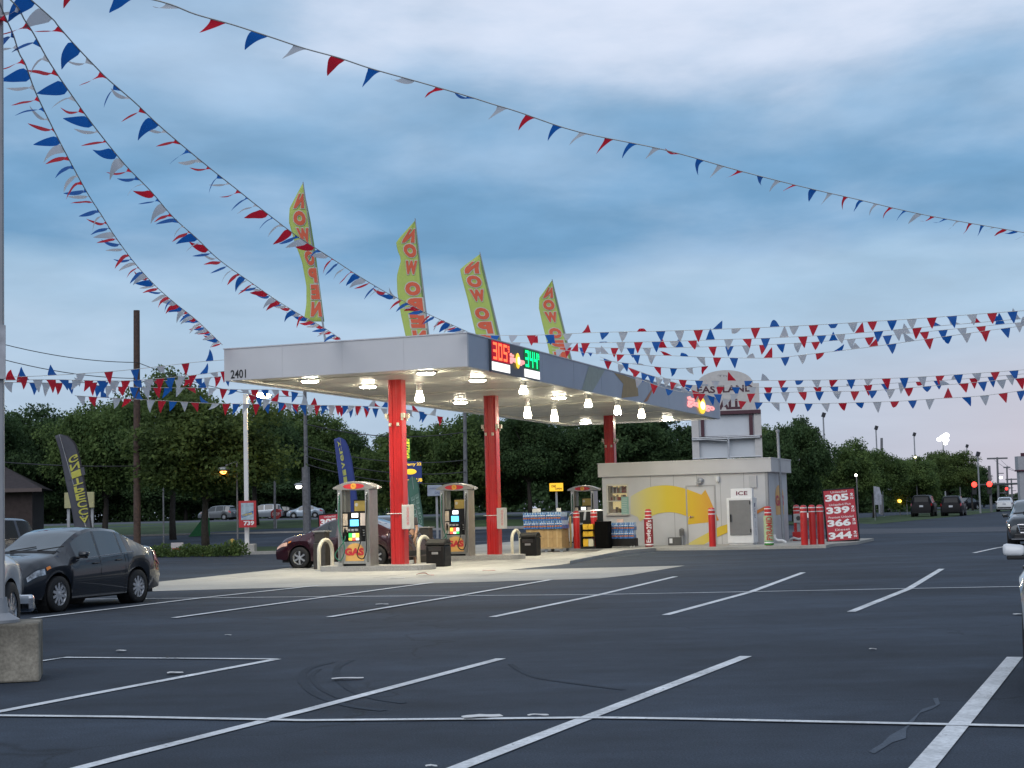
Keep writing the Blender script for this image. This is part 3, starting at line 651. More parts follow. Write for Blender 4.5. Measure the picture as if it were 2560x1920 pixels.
# window
fr = M('window_frame', (.55, .53, .46), .4, .2, var=.05)
m = MB(); w = .05
for a in ((x0w - .02, x0w + w, zw0, zw1), (x1w - w, x1w + .02, zw0, zw1), (x0w, x1w, zw1 - w, zw1 + .02), (x0w, x1w, zw0 - .02, zw0 + w)): m.bx(a[0], a[1], .105, .2, a[2], a[3])
zm = zw0 + (zw1 - zw0) * .44
m.bx(x0w, x0w + (x1w - x0w) * .62, .12, .18, zm - .015, zm + .015); win = m.build('window', fr, kiosk)
MB().bx(x0w - .05, x1w + .05, .02, .12, zw0 - .07, zw0 - .02).build('counter', steel, kiosk, bevel=.006)
MB().bx(x0w, x1w, .88, .90, .9, 2.6).build('interior_wall', EM('lit_interior', (.62, .50, .24), .75), win)  # back wall emits light itself, in place of a lamp inside
sh = MB()
for z in (zw0 + .02, zm, zm + .3, zm + .6): sh.bx(x0w, x1w, .6, .87, z, z + .02)
sh.build('shelf', cream, win)
q = MB()
for z in (zw0 + .04, zm + .02, zm + .32):
    x = x0w + .02
    while x < x1w - .06:
        ww = RND.uniform(.04, .09); q.bx(x, x + ww * .9, .55, .7, z, z + RND.uniform(.12, .26), RND.randrange(5)); x += ww
q.build('goods', [M('goods_red', (.30, .04, .03), .5), M('goods_brown', (.14, .08, .05), .5), M('goods_tan', (.45, .36, .2), .5), M('goods_white', (.6, .58, .5), .5), M('goods_olive', (.25, .22, .1), .5)], win)
gp = bpy.data.materials.new('clear_pane'); gp.use_nodes = True; t = gp.node_tree; t.nodes.clear()
o_ = t.nodes.new('ShaderNodeOutputMaterial'); mx = t.nodes.new('ShaderNodeMixShader'); tr = t.nodes.new('ShaderNodeBsdfTransparent'); gl = t.nodes.new('ShaderNodeBsdfGlossy')
gl.inputs['Roughness'].default_value = .05; mx.inputs[0].default_value = .12; t.links.new(tr.outputs[0], mx.inputs[1]); t.links.new(gl.outputs[0], mx.inputs[2]); t.links.new(mx.outputs[0], o_.inputs[0])
MB().bx(x0w + w, x1w - w, .14, .146, zw0 + w, zw1 - w).build('pane', gp, win)
a, b = kf(1553, 1242), kf(1571, 1286)
m = MB().bx(a.x, b.x + .03, .098, .104, b.z, a.z); nt_ = m.build('window_notice', M('notice_green', (.25, .42, .36), .6, var=.06), kiosk)
q = MB()
for k in range(9): q.bx(a.x + .03, b.x - .02 - .05 * RND.random(), .096, .098, a.z - .1 - k * .07, a.z - .08 - k * .07)
q.build('lettering', M('notice_line', (.5, .6, .55), .6, var=0), nt_)
# door
dx0, dx1 = kf(1720, 1300).x, kf(1788, 1300).x; dz1 = kf(1755, 1216).z
m = MB(); m.bx(dx0 - .05, dx0, .09, .12, .1, dz1 + .05); m.bx(dx1, dx1 + .05, .09, .12, .1, dz1 + .05); m.bx(dx0, dx1, .09, .12, dz1, dz1 + .05)
m.build('door_frame', M('door_frame', (.34, .34, .34), .45, .2, var=.05), kiosk)
dr = MB().bx(dx0 + .01, dx1 - .01, .105, .118, .12, dz1 - .01).build('door', M('door_skin', (.52, .52, .525), .45, var=.04, scale=1.3), kiosk)
hx = kf(1730, 1292); m = MB(); m.box((hx.x, .06, hx.z), (.16, .03, .03)); m.box((hx.x - .05, .085, hx.z), (.05, .04, .09)); m.build('handle', chrome, dr, bevel=.006)
hx = kf(1757, 1266); MB().bx(hx.x - .09, hx.x + .09, .1, .105, hx.z - .04, hx.z + .02).build('door_plate', M('plate_pink', (.55, .33, .25), .5, var=.1), dr)
# mural: its own yellow-to-orange printing runs along the wall
def grad_mat(name, x0, x1, stops):
    m = bpy.data.materials.new(name); m.use_nodes = True; t = m.node_tree; b = t.nodes['Principled BSDF']; c = t.nodes.new('ShaderNodeTexCoord'); s = t.nodes.new('ShaderNodeSeparateXYZ')
    t.links.new(c.outputs['Object'], s.inputs[0]); mr = t.nodes.new('ShaderNodeMapRange'); mr.inputs[1].default_value = x0; mr.inputs[2].default_value = x1; t.links.new(s.outputs[0], mr.inputs[0])
    r = t.nodes.new('ShaderNodeValToRGB'); e = r.color_ramp.elements
    while len(e) < len(stops): e.new(.5)
    for q, (p, cc) in zip(e, stops): q.position = p; q.color = (*cc, 1)
    t.links.new(mr.outputs[0], r.inputs[0]); t.links.new(r.outputs[0], b.inputs['Base Color']); b.inputs['Roughness'].default_value = .5; return m
mural_m = grad_mat('mural_print', kf(1575, 1280).x, kf(1800, 1280).x, [(0, (.60, .57, .36)), (.2, (.66, .57, .15)), (.42, (.68, .52, .03)), (.7, (.68, .43, .015)), (.95, (.64, .29, .03)), (1, (.58, .14, .03))])
def tri_sheet(par, pts, mat, name):
    bm = bmesh.new(); f = bm.faces.new([bm.verts.new(p) for p in pts]); f.normal_update()
    if f.normal.y > 0: f.normal_flip()
    bmesh.ops.triangulate(bm, faces=[f]); me = bpy.data.meshes.new(name); bm.to_mesh(me); bm.free(); me.materials.append(mat)
    o = bpy.data.objects.new(name, me); COL.objects.link(o); o.parent = par; return o
def cr(x, y): return (1480 + x / 6.144, 1120 + y / 6.144)
up = [(592, 748), (640, 715), (700, 680), (780, 640), (850, 612), (930, 590), (1000, 580), (1080, 573), (1150, 572), (1230, 578), (1300, 590), (1390, 612), (1480, 640), (1580, 678), (1680, 715), (1740, 640), (1800, 760), (1850, 880), (1900, 995), (1950, 1110)]
lo = [(1880, 1125), (1820, 1140), (1640, 1158), (1460, 1178), (1488, 1060), (1420, 1035), (1350, 1010), (1280, 994), (1200, 985), (1120, 990), (1050, 1000), (990, 1016), (930, 1040), (860, 1068), (800, 1090), (760, 1112), (735, 1130), (700, 1060), (592, 1010)]
def mur(pts, y=.0995): return [kf(*cr(*p), y) for p in pts]
tri_sheet(kiosk, mur(up + lo), mural_m, 'arrow_mural')
mural2 = grad_mat('mural_print_low', kf(1715, 1350).x, kf(1900, 1350).x, [(0, (.62, .56, .22)), (.4, (.66, .48, .03)), (.8, (.68, .42, .02)), (1, (.60, .20, .05))])
lowp = [(1445, 1482), (1500, 1452), (1600, 1395), (1800, 1290), (1966, 1205)]
rp = [(x / 5.267 + 1760, y / 5.267 + 1140) for x, y in ((300, 900), (500, 800), (720, 705), (800, 662), (880, 680), (740, 738), (500, 880), (300, 1012), (160, 1072), (0, 1165))]
tri_sheet(kiosk, mur(lowp) + [kf(*p, .0995) for p in rp] + mur([(1440, 1500)]), mural2, 'arrow_mural')
# fittings
c = kf(1752, 1201); m = MB(); m.ell((c.x, .06, c.z), (.13, .1, .11)); m.bx(c.x - .15, c.x + .05, -.08, .1, c.z - .11, c.z - .06); m.build('wall_lamp', galv, kiosk, smooth=True)
c = kf(1795, 1198); m = MB(); m.lathe([(.0, .11), (.07, .1), (.08, -.04), (.05, -.1), (0, -.12)], (c.x, .04, c.z), 14); m.bx(c.x - .03, c.x + .03, .04, .12, c.z + .02, c.z + .09); m.build('security_camera', white_p, kiosk, smooth=True)
a, b = kf(1873, 1189), kf(1893, 1219); MB().bx(a.x, b.x, .06, .12, b.z, a.z).build('meter_box', M('meter_box', (.42, .42, .43), .45, .2, var=.05), kiosk, bevel=.006)
def ks(px, py): return Vector(local(kiosk, PL(px, py, KR + UX * xr, UX)))
a, b = ks(1937, 1212), ks(1960, 1286)
m = MB(); yc, hw = (a.y + b.y) / 2, (b.y - a.y) / 2; ab, at = b.z, a.z
pts = [(xr + .006, yc + hw * math.cos(t_), at - .42 + .42 * math.sin(t_)) for t_ in [math.pi * i / 14 for i in range(15)]]
m.add(pts + [(xr + .006, yc - hw, ab), (xr + .006, yc + hw, ab)], [tuple(range(17))[::-1]]); ps = m.build('wall_sign', sun_or, kiosk)
q = MB(); letter(q, 'GAS', right(xr + .012, yc, (at + ab) / 2 - .03), hw * 2, (at - ab) * .36, .05); q.build('lettering', gas_red, ps)
# raised walk in front of and around the kiosk
m = MB(); pts = [G(1425, 1402, .1), G(1560, 1376, .1), G(1640, 1369.5, .1), G(1800, 1368, .1), G(2065, 1363, .1), G(2085, 1359, .1)]
bk = [S(*toS(KR + UX * 3.0)), S(*toS(KR + UX * 3.0 + VX * (kd + 1))), S(*toS(KR + UX * (KW - .6) + VX * (kd + 1)))]
bk[0] += VX * .3
m.prism([Vector((p.x, p.y, .0)) for p in pts + bk], (0, 0, .1)); struct(m, 'kiosk_walk', concrete)

# ---------------------------------------------------------------- things around the kiosk
wline = M('reflective_band', (.75, .75, .75), .5, var=0)
def bollard(px, py, lb, z=.1, H=1.40, D=None, r=.125):
    p = G(px, py, z) if D is None else P(px, py, D); p.z = z
    t = thing('bollard', lb, 'bollard', p, 0, 'red bollards around the kiosk')
    MB().lathe([(r, 0), (r, H - .12), (r * .92, H - .05), (r * .6, H - .008), (0, H)], (0, 0, 0), 20).build('post', red_p, t, smooth=True)
    for z_ in (.82, .92): MB().lathe([(r + .001, 0), (r + .004, .004), (r + .004, .03), (r + .001, .034)], (0, 0, z_ * H), 20).build('band', wline, t, smooth=True)
    return t
b1 = bollard(1443, 1371, 'red bollard left of the snack rack, nearest the fuel pumps')
b2 = bollard(1487, 1371, 'red bollard covering the right edge of the snack rack')
b3 = bollard(1623, 1367, 'red bollard wrapped in a red cigarette advert sleeve')
b4 = bollard(1782, 1366.5, 'red bollard in front of the kiosk door, at the tip of the yellow arrow')
b5 = bollard(1923, 1364, 'red bollard wrapped in a green and white striped advert sleeve')
b6 = bollard(2012, 1362.5, 'red bollard nearest the camera in the group beside the air machine')
b7 = bollard(2033, 1361.5, 'red bollard in the middle of the group left of the price board')
b8 = bollard(2053, 1360.5, 'red bollard closest to the price board')
b9 = bollard(1994, 1352, 'red bollard half hidden behind the air machine', D=62)
def sleeve(b, mats, txt, tcol, kind):
    r = .165; m = MB(); m.lathe([(r, .02), (r, 1.06)], (0, 0, 0), 24, 0); 
    o = m.build('advert_sleeve', mats, b, smooth=True)
    if kind == 0:
        q = MB(); q.lathe([(r + .003, .06), (r + .003, .11)], (0, 0, 0), 24); q.lathe([(r + .003, 1.03), (r + .003, 1.065)], (0, 0, 0), 24); q.build('white_band', wht, o, smooth=True)
    else:
        q = MB(); q.lathe([(r + .003, .02), (r + .003, .17)], (0, 0, 0), 24); q.build('green_band', M('sleeve_green', (.03, .22, .03), .5, var=.05), o, smooth=True)
        q = MB(); q.lathe([(r + .0045, .09), (r + .0045, .14)], (0, 0, 0), 24); q.build('white_band', wht, o, smooth=True)
    q = MB()
    for s_, w_, h_, zc, xo in txt:
        letter(q, s_, lambda x, y, z: Vector(((r + .008) * math.sin(x / r), -(r + .008) * math.cos(x / r), zc + y)), w_, h_, .02, rot=math.pi / 2, cut=.16)
    q.build('lettering', tcol, o)
sleeve(b3, M('sleeve_red', (.30, .02, .03), .45, var=.05), [('Eagle', .48, .22, .40, 0), ("20's", .32, .20, .82, 0)], wht, 0)
sleeve(b5, M('sleeve_pale', (.40, .50, .30), .5, var=.06), [('PYRAMID', .82, .22, .61, 0)], M('sleeve_lettering', (.5, .05, .04), .5, var=0), 1)

# ice freezer
p = G(1820, 1363, .1); q = G(1881, 1362.5, .1); fw = (q - p).dot(UX)
ice = thing('ice_freezer', 'white outdoor ice freezer with a grey door and a lit-style ICE sign on top', 'freezer', (p.x, p.y, .1), -YAW)
fh = .9 * (1363 - 1245) / 60 * .98; fdp = .85
fh = 1.72
m = MB(); m.bx(0, fw, 0, fdp, .06, fh); m.bx(.04, fw - .04, .04, fdp, 0, .06); m.build('cabinet', white_p, ice, bevel=.015)
m = MB(); m.bx(.1, fw - .07, -.035, 0, .36, fh - .08, 0); dd = m.build('door', M('freezer_door', (.20, .20, .20), .4, .2, var=.06), ice, bevel=.008)
m = MB(); m.bx(.13, .17, -.09, -.035, .85, 1.12); m.build('handle', black_p, dd, bevel=.005)
m = MB(); m.bx(fw - .10, fw - .06, -.05, -.03, .45, .58); m.bx(fw - .10, fw - .06, -.05, -.03, fh - .25, fh - .12); m.build('hinge', black_p, dd)
m = MB(); m.bx(.16, fw - .0, .05, .32, fh, fh + .34); sg = m.build('sign', M('sign_white', (.78, .78, .78), .4, var=.02), ice, bevel=.01)
q = MB(); letter(q, 'ICE', front(fw * .60, .044, fh + .17), .42, .15, .02); q.build('lettering', M('ice_letters', (.16, .015, .05), .5, var=0), sg)
q = MB(); 
for k, ch in enumerate('ICE'): letter(q, ch, right(fw + .004, .42, 1.45 - k * .2), .16, .14, .01)
for k, ch in enumerate('COLD'): letter(q, ch, right(fw + .004, .48, .78 - k * .13), .10, .10, .01)
q.build('side_lettering', M('side_letters', (.05, .06, .16), .5, var=0), ice)

# price board
def board(name, lb, TLp, TRp, BRp, BLp, D, rows, frame_c, red):
    bl = P(*BLp, D); br = P(*BRp, D); wv = (br - bl); yaw = math.atan2(wv.y, wv.x)
    tl = P(*TLp, D); H = (tl - bl).length; Wd = wv.length
    r = thing(name, lb, 'price board', (bl.x, bl.y, bl.z), yaw + rad(-14), 'red fuel price boards')
    tl_ = Matrix.Rotation(rad(-7), 3, 'X') @ Matrix.Rotation(rad(3.2), 3, 'Y').inverted()
    T = lambda v: tl_ @ Vector(v)
    m = MB(); m.prism([T((0, 0, 0)), T((Wd, 0, 0)), T((Wd, 0, H)), T((0, 0, H))], T((0, .05, 0))); bo = m.build('panel', red, r)
    m = MB()
    for a, b in (((-.03, 0), (-.03, H + .03)), ((Wd + .03, 0), (Wd + .03, H + .03)), ((-.03, H + .03), (Wd + .03, H + .03)), ((-.03, -.03), (Wd + .03, -.03))): m.tube([T((a[0], .02, a[1])), T((b[0], .02, b[1]))], .03, 6)
    m.build('frame', frame_c, r)
    m = MB()
    for x in (.1, Wd - .1):
        m.tube([T((x, .08, H * .8)), (x - .05, .55, -bl.z + .02)], .025, 6); m.tube([T((x, 0, 0)), (x - .05, -.25, -bl.z + .02)], .025, 6)
        m.tube([(x - .05, -.3, -bl.z + .02), (x - .05, .6, -bl.z + .02)], .025, 6)
    m.build('stand', black_p, r)
    q = MB(); n = len(rows)
    for i, (nm, pr) in enumerate(rows):
        zt = H - H * i / n; rh = H / n
        letter(q, nm, lambda a, b, c: T((Wd * .5 + a, -.006, zt - rh * .15 + b)), Wd * (.25 + .035 * len(nm)), rh * .17, .0)
        letter(q, pr, lambda a, b, c: T((Wd * .42 + a, -.006, zt - rh * .60 + b)), Wd * .76, rh * .55, .045)
        letter(q, '9', lambda a, b, c: T((Wd * .91 + a, -.006, zt - rh * .42 + b)), Wd * .09, rh * .20, .03)
        letter(q, '10', lambda a, b, c: T((Wd * .91 + a, -.006, zt - rh * .72 + b)), Wd * .10, rh * .18, .03)
        q.add([T((Wd * .85, -.006, zt - rh * .555)), T((Wd * .97, -.006, zt - rh * .555)), T((Wd * .97, -.006, zt - rh * .53)), T((Wd * .85, -.006, zt - rh * .53))], [(0, 1, 2, 3)])
    q.build('prices', wht, r)
    return r
rows = [('Unleaded', '305'), ('Unleaded Plus', '339'), ('Premium Unleaded', '366'), ('Diesel', '344')]
board('price_board', 'tall red board with four white fuel prices standing right of the bollards', (2065, 1226.5), (2138, 1223.5), (2145, 1350), (2070, 1353.5), 58.0, rows, black_p, M('board_red', (.40, .012, .03), .45, var=.06))
board('price_board', 'red price board showing 305 behind the dark red car, left of the first pump', (797, 1288), (853, 1285), (857, 1406), (801, 1408), 57.5, rows, black_p, M('board_red', (.40, .012, .03), .45, var=.06))

# bottled water
wat = [M('water_blue', (.05, .16, .42), .3, var=.5, scale=14), M('water_pale', (.42, .58, .74), .3, var=.25, scale=12), M('water_orange', (.50, .17, .05), .4, var=.3, scale=20), M('water_white', (.72, .76, .82), .3, var=.1, scale=10)]
def case_mesh(w, d, h):
    m = MB(); m.bx(0, w, 0, d, 0, h * .45, 0); m.bx(.01, w - .01, .01, d - .01, h * .45, h, 1)
    n = 3; s = w / n
    for k in range(n):
        x = s * (k + .5)
        m.lathe([(s * .42, 0), (s * .42, h * .7), (s * .2, h * .92), (s * .2, h)], (x, -.0, 0), 10, 0)
        m.lathe([(s * .435, h * .22), (s * .435, h * .40)], (x, -.0, 0), 10, 2); m.lathe([(s * .435, h * .58), (s * .435, h * .68)], (x, -.0, 0), 10, 3)
    return m
proto = {}
def crate_row(x0, n, w, d, h, fnw, rz, z, lbs, grp, name='water_case'):
    for k in range(n):
        key = (round(w, 2), round(h, 2))
        if key not in proto:
            o = case_mesh(w * .96, d, h).build(name, wat); proto[key] = o.data
        else: o = bpy.data.objects.new(name, proto[key]); COL.objects.link(o)
        o.location = fnw(x0 + k * w, z); o.rotation_euler = (0, 0, rz); tag(o, lbs[k] if not isinstance(lbs, str) else lbs, 'water case', grp)
bp = P(1309, 1374, 57.5); bp.z = 0
def wf(x, z, y=0): return Vector((bp.x, bp.y, z)) + UX * x + VX * y
pallet = thing('pallet_cart', 'low wheeled pallet under the stack of boxes and bottled water', 'pallet', wf(.1, 0), -YAW)
MB().bx(0, 1.42, 0, 1.0, .13, .19).build('deck', M('pallet_wood', (.38, .28, .16), .8, var=.2), pallet)
for x in (.2, .75, 1.35):
    for y in (.12, .85): MB().lathe([(0, -.03), (.065, -.03), (.065, .03), (0, .03)], (x, y, .065), 14, axis='Y').build('wheel', M('caster', (.30, .34, .40), .5, var=.2), pallet, smooth=True)
MB().tube([(1.46, .9, .15), (1.46, .9, 1.32)], .04, 8).build('handle_post', M('post_tan', (.36, .28, .12), .7, var=.2), pallet)
bn = ['brown cardboard box on the pallet under the bottled water']
for i in range(4):
    for j in range(2):
        m = MB(); m.bx(0, .34, 0, .9, 0, .33, 0); m.bx(.14, .19, -.003, 0, .0, .33, 1); o = m.build('cardboard_box', [card_m, M('box_tape', (.50, .36, .18), .5, var=.05)], bevel=.01)
        o.location = wf(.10 + i * .345, .19 + j * .335, .04 + .01 * i); o.rotation_euler = (0, 0, -YAW + RND.uniform(-.02, .02))
        tag(o, 'brown cardboard box in the two layers under the bottled water', 'box', 'cardboard boxes under the water')
WL = 'shrink-wrapped case of bottled water stacked on the cardboard boxes'
crate_row(0.02, 5, .305, .8, .30, wf, -YAW, .865, WL, 'bottled water on the cardboard boxes')
crate_row(0.0, 5, .30, .8, .30, wf, -YAW, 1.168, WL, 'bottled water on the cardboard boxes')
for (x, w_, lb) in ((.48, .32, 'small white price card standing on the bottled water, left of the dark one'), (1.35, .18, 'small grey price card at the right end of the water stack')):
    o = MB().box((0, 0, .07), (w_, .02, .14)).build('price_card', M('card_white', (.62, .60, .56), .6, var=.08)); o.location = wf(x, 1.48, .2); o.rotation_euler = (-.1, 0, -YAW); tag(o, lb, 'price card')
rp0 = P(1522, 1369, 57.3); rp0.z = .1
def rf(x, z, y=0): return Vector((rp0.x, rp0.y, z)) + UX * x + VX * y
rk = thing('water_rack', 'low black rack of bottled water under the kiosk window', 'display rack', rf(0, .1), -YAW)
MB().bx(-.02, 1.02, .0, .40, .05, .34).build('base', black_p, rk, bevel=.01)
m = MB()
for x in (.0, .1, .85, .97): m.tube([(x, -.05, .0), (x + .02, .1, .14)], .018, 6)
m.build('foot', M('foot_pale', (.6, .6, .58), .5, var=0), rk)
RL = 'case of bottled water on the black rack below the kiosk window'
crate_row(-.02, 5, .2, .36, .29, rf, -YAW, .44, RL, 'bottled water on the kiosk rack'); crate_row(.0, 5, .2, .36, .29, rf, -YAW, .735, RL, 'bottled water on the kiosk rack')
o = MB().box((0, 0, .06), (.26, .03, .12)).build('price_card', M('card_pink', (.60, .42, .36), .6, var=.1)); o.location = rf(.44, 1.03, .1); o.rotation_euler = (0, 0, -YAW); tag(o, 'pinkish price card on top of the water rack by the window', 'price card')
# snack rack
sp = P(1452, 1369, 57.0); sp.z = .1
sr = thing('snack_rack', 'black snack rack with yellow packets between two red bollards', 'display rack', sp, -YAW)
m = MB(); m.bx(.02, .62, .3, .34, 0, 1.05); m.bx(.0, .04, -.05, .34, 0, .9); m.bx(.04, .58, -.05, .3, .0, .08)
for z in (.42, .68): m.bx(.04, .58, -.05, .3, z, z + .02)
m.build('frame', black_p, sr)
MB().bx(.56, 1.08, -.02, .42, .0, .99).build('side_cabinet', M('matt_black', (.004, .004, .004), .8, var=.1, spec=.05), sr, bevel=.015)
yel = [M('snack_yellow', (.72, .42, .02), .5, var=.15), M('snack_cream', (.60, .56, .42), .5, var=.1)]
for z0, h in ((.08, .28), (.44, .2), (.70, .2)):
    for x, k in ((.1, 0), (.30, 1 if z0 < .1 else 0)):
        o = MB().box((.09, .1, h / 2), (.19, .18, h), k).build('snack_box', yel, bevel=.01)
        o.location = sp + UX * x + Vector((0, 0, z0 + .002)); o.rotation_euler = (0, 0, -YAW + RND.uniform(-.1, .1))
        tag(o, 'yellow packet on the black snack rack between the bollards', 'snack packet', 'packets on the snack rack')
# ash box, receptacle, air machine, vent pipe
p = kf(1674, 1365, -.05); ab_ = thing('ash_box', 'dark grey box with a white label by the kiosk wall', 'bin', S(ku, kv) + UX * p.x + VX * -.25 + Vector((0, 0, .1)), -YAW)
MB().bx(0, .5, 0, .3, 0, .30).build('body', M('box_grey', (.10, .10, .095), .6, var=.15), ab_, bevel=.015); MB().bx(.05, .17, -.006, 0, .08, .26).build('label_plate', wht, ab_)
cu = thing('ash_urn', 'grey ribbed ash urn left of the kiosk door', 'ash urn', S(ku, kv) + UX * kf(1709, 1360).x + VX * -.1 + Vector((0, 0, .1)), -YAW)
MB().lathe([(.06, 0), (.06, .34), (.10, .36)], (0, 0, 0), 12).build('stand', galv, cu, smooth=True)
pf = [(.10, .36)]
for k in range(5): pf += [(.11, .38 + k * .05), (.085, .405 + k * .05)]
MB().lathe(pf + [(.03, .64), (0, .65)], (0, 0, 0), 14).build('urn', M('urn_grey', (.22, .22, .22), .5, .4, var=.2), cu, smooth=True, angle=20)
am = thing('air_machine', 'grey tyre air machine on a red plinth among the red bollards', 'air machine', P(1996, 1355, 60.5), -YAW); am.location.z = .1
MB().bx(-.22, .22, 0, .35, 0, .35).build('plinth', red_p, am, bevel=.01); MB().bx(-.05, .05, .1, .2, .35, .72).build('post', galv, am)
MB().bx(-.16, .22, .0, .3, .70, 1.05).build('meter_head', M('meter_grey', (.40, .42, .42), .45, var=.1), am, bevel=.02); MB().lathe([(0, -.01), (.09, -.01), (.09, .01)], (.04, -.002, .88), 14, axis='Y').build('dial', M('dial_dark', (.06, .06, .06), .4, var=0), am)
MB().tube([(-.3, -.1, .05), (-.15, -.15, .12), (.05, -.15, .06), (.2, -.12, .10)], .05, 8).build('hose_coil', M('hose_white', (.55, .55, .55), .5, var=.1), am, smooth=True)
dp = thing('drain_elbow', 'white bent pipe on the ground behind the striped bollard', 'pipe', P(1937, 1362, 58.0), -YAW); dp.location.z = .1
MB().tube([(0, 0, .32), (0, 0, .22), (.04, 0, .14), (.12, 0, .10), (.28, 0, .09), (.38, 0, .05), (.42, 0, .0)], .055, 10).build('pipe', white_p, dp, smooth=True)
vp = thing('vent_pipe', 'thin grey vent pipe rising beside the kiosk side wall', 'vent pipe', P(1959, 1358, 59.2), 0); vp.location.z = .1
MB().tube([(0, 0, 0), (-.06, 0, 4.2)], .055, 10).build('pipe', galv, vp, smooth=True); MB().lathe([(.08, 0), (.09, .08), (.0, .12)], (-.06, 0, 4.2), 12).build('cap', galv, vp, smooth=True)
pi = thing('notice_tag', 'small white notice hanging between the two right bollards', 'notice', P(2022, 1288, 57.9), -YAW)
MB().box((0, 0, 0), (.16, .01, .18)).build('card', wht, pi)

# ---------------------------------------------------------------- banners on the canopy roof
lime = CLOTH('banner_lime', (.62, .73, .20), .35, .05); lime_d = M('banner_hem', (.20, .30, .12), .8, var=.05); let_o = M('banner_orange', (.68, .12, .055), .7, var=.05); let_w = M('banner_white', (.58, .58, .48), .8, var=0)
def banner(name, lb, grp, cat, pole, D, left, rightp, letters, mats, wave=.028, z_base=None, spacing=None, txt=None, hem=True, pr=.03):
    tip = P(*pole[0], D); base = P(*pole[1], D)
    if z_base is not None:
        d = (base - tip).normalized(); base = tip + d * ((z_base - tip.z) / d.z)
    root = thing(name, lb, cat, base, 0, grp)
    q = lambda p: Vector(p) - base
    m = MB(); m.tube([q(base), q(tip)], [pr, pr * .5], 8); m.build('pole', galv, root, smooth=True)
    def chain(pts, t):
        n = len(pts) - 1; L = [0]
        for i in range(n): L.append(L[-1] + math.dist(pts[i], pts[i + 1]))
        s = t * L[-1]
        for i in range(n):
            if s <= L[i + 1] + 1e-9:
                k = (s - L[i]) / (L[i + 1] - L[i] + 1e-9); return pts[i][0] + (pts[i + 1][0] - pts[i][0]) * k, pts[i][1] + (pts[i + 1][1] - pts[i][1]) * k
        return pts[-1]
    ph = RND.random() * 6; hem_y = name == 'banner_flag'
    def xat(pts, y):
        for (x0, y0), (x1, y1) in zip(pts, pts[1:]):
            if y <= y1 or (x1, y1) == tuple(pts[-1]): k = (y - y0) / (y1 - y0 + 1e-9); return x0 + (x1 - x0) * k, y
        return pts[-1]
    def surf(s, t, off=0.0):              # s 0 left .. 1 pole side, t 0 top .. 1 bottom
        yy_ = rightp[0][1] + t * (min(left[-1][1], rightp[-1][1]) - rightp[0][1]) if hem_y else 0
        a, b = (chain(left, t), chain(rightp, t)) if not hem_y else (xat(left, yy_ - (1 - s) * 0), xat(rightp, yy_)); px, py = a[0] + (b[0] - a[0]) * s, a[1] + (b[1] - a[1]) * s
        dd = wave * (1 - s) * (math.sin(t * 9 + ph) + .6 * math.sin(s * 5 + t * 4 + ph))
        return q(P(px, py, D + dd - off))
    m = MB(); ns, nt_ = 10, 28
    m.add([surf(i / ns, j / nt_) for j in range(nt_ + 1) for i in range(ns + 1)], [(j * (ns + 1) + i, (j + 1) * (ns + 1) + i, (j + 1) * (ns + 1) + i + 1, j * (ns + 1) + i + 1) for j in range(nt_) for i in range(ns)])
    m.m = [1 if hem and (k % ns) >= ns - 1 else 0 for k in range(len(m.f))]
    cl = m.build('banner', mats[:2], root, smooth=True); cl.modifiers.new('thick', 'SOLIDIFY').thickness = .004
    for k, off in ((1, .018), (0, .030)):
        mm = MB()
        for ch, s, t, w, h, kw in letters:
            o_ = kw.get('bold', .07); q_ = {a_: b_ for a_, b_ in kw.items() if a_ != 'bold'}; w2, h2 = w, h
            if k: t0_, t1_ = text_mesh(ch, o_), text_mesh(ch, o_ + .055); w2, h2 = w * t1_[2] / t0_[2], h * t1_[3] / t0_[3]
            letter(mm, ch, lambda x, y, z: surf(s + x, t - y, off), w2, h2, o_ + .055 if k else o_, cut=.35, **q_)
        if letters: mm.build('lettering' if not k else 'letter_outline', mats[2 if not k else 3], cl)
    return root
def NO(ss, ts, h=.085, w=.42):
    return [(c, s, t, w, h, dict(mirror=True)) for c, s, t in zip('NOWOPEN', ss, ts)]
ts = [.125, .25, .375, .54, .665, .785, .91]
banner('banner_flag', 'leftmost lime NOW OPEN banner on the canopy roof, fully visible and bowed', 'lime banners on the canopy roof', 'flag', [(757.5, 455), (813.6, 856)], 43, [(752, 467), (724, 520), (722, 555), (735, 600), (755, 655), (766, 715), (766, 760), (757, 817), (762, 815)], [(757, 459), (776, 550), (790, 640), (800, 720), (811, 804)],
       NO([.50, .50, .55, .58, .60, .62, .62], ts, .105, .58), [lime, lime_d, let_o, let_w], z_base=Z2)
banner('banner_flag', 'lime NOW OPEN banner second from the left on the canopy roof, top corner folded', 'lime banners on the canopy roof', 'flag', [(1037.5, 546), (1072, 842)], 48, [(1036, 553), (990, 604), (993, 625), (1003, 648), (992, 690), (993, 730), (1003, 790), (1016, 850), (1020, 872)], [(1038, 549), (1048, 630), (1058, 720), (1067, 800), (1074, 872)],
       NO([.55, .58, .55, .60, .62, .62, .62], [.125, .24, .37, .535, .66, .785, .91], .105, .58), [lime, lime_d, let_o, let_w], z_base=Z2)
banner('banner_flag', 'lime NOW OPEN banner third from the left on the roof, behind the price display', 'lime banners on the canopy roof', 'flag', [(1199.5, 630), (1262, 897)], 53, [(1196, 638), (1150, 672), (1153, 690), (1168, 745), (1182, 805), (1197, 868), (1206, 912)], [(1199.5, 634), (1216, 700), (1235, 780), (1250, 850), (1263, 912)],
       NO([.48] * 7, ts, .106, .60), [lime, lime_d, let_o, let_w], z_base=Z2)
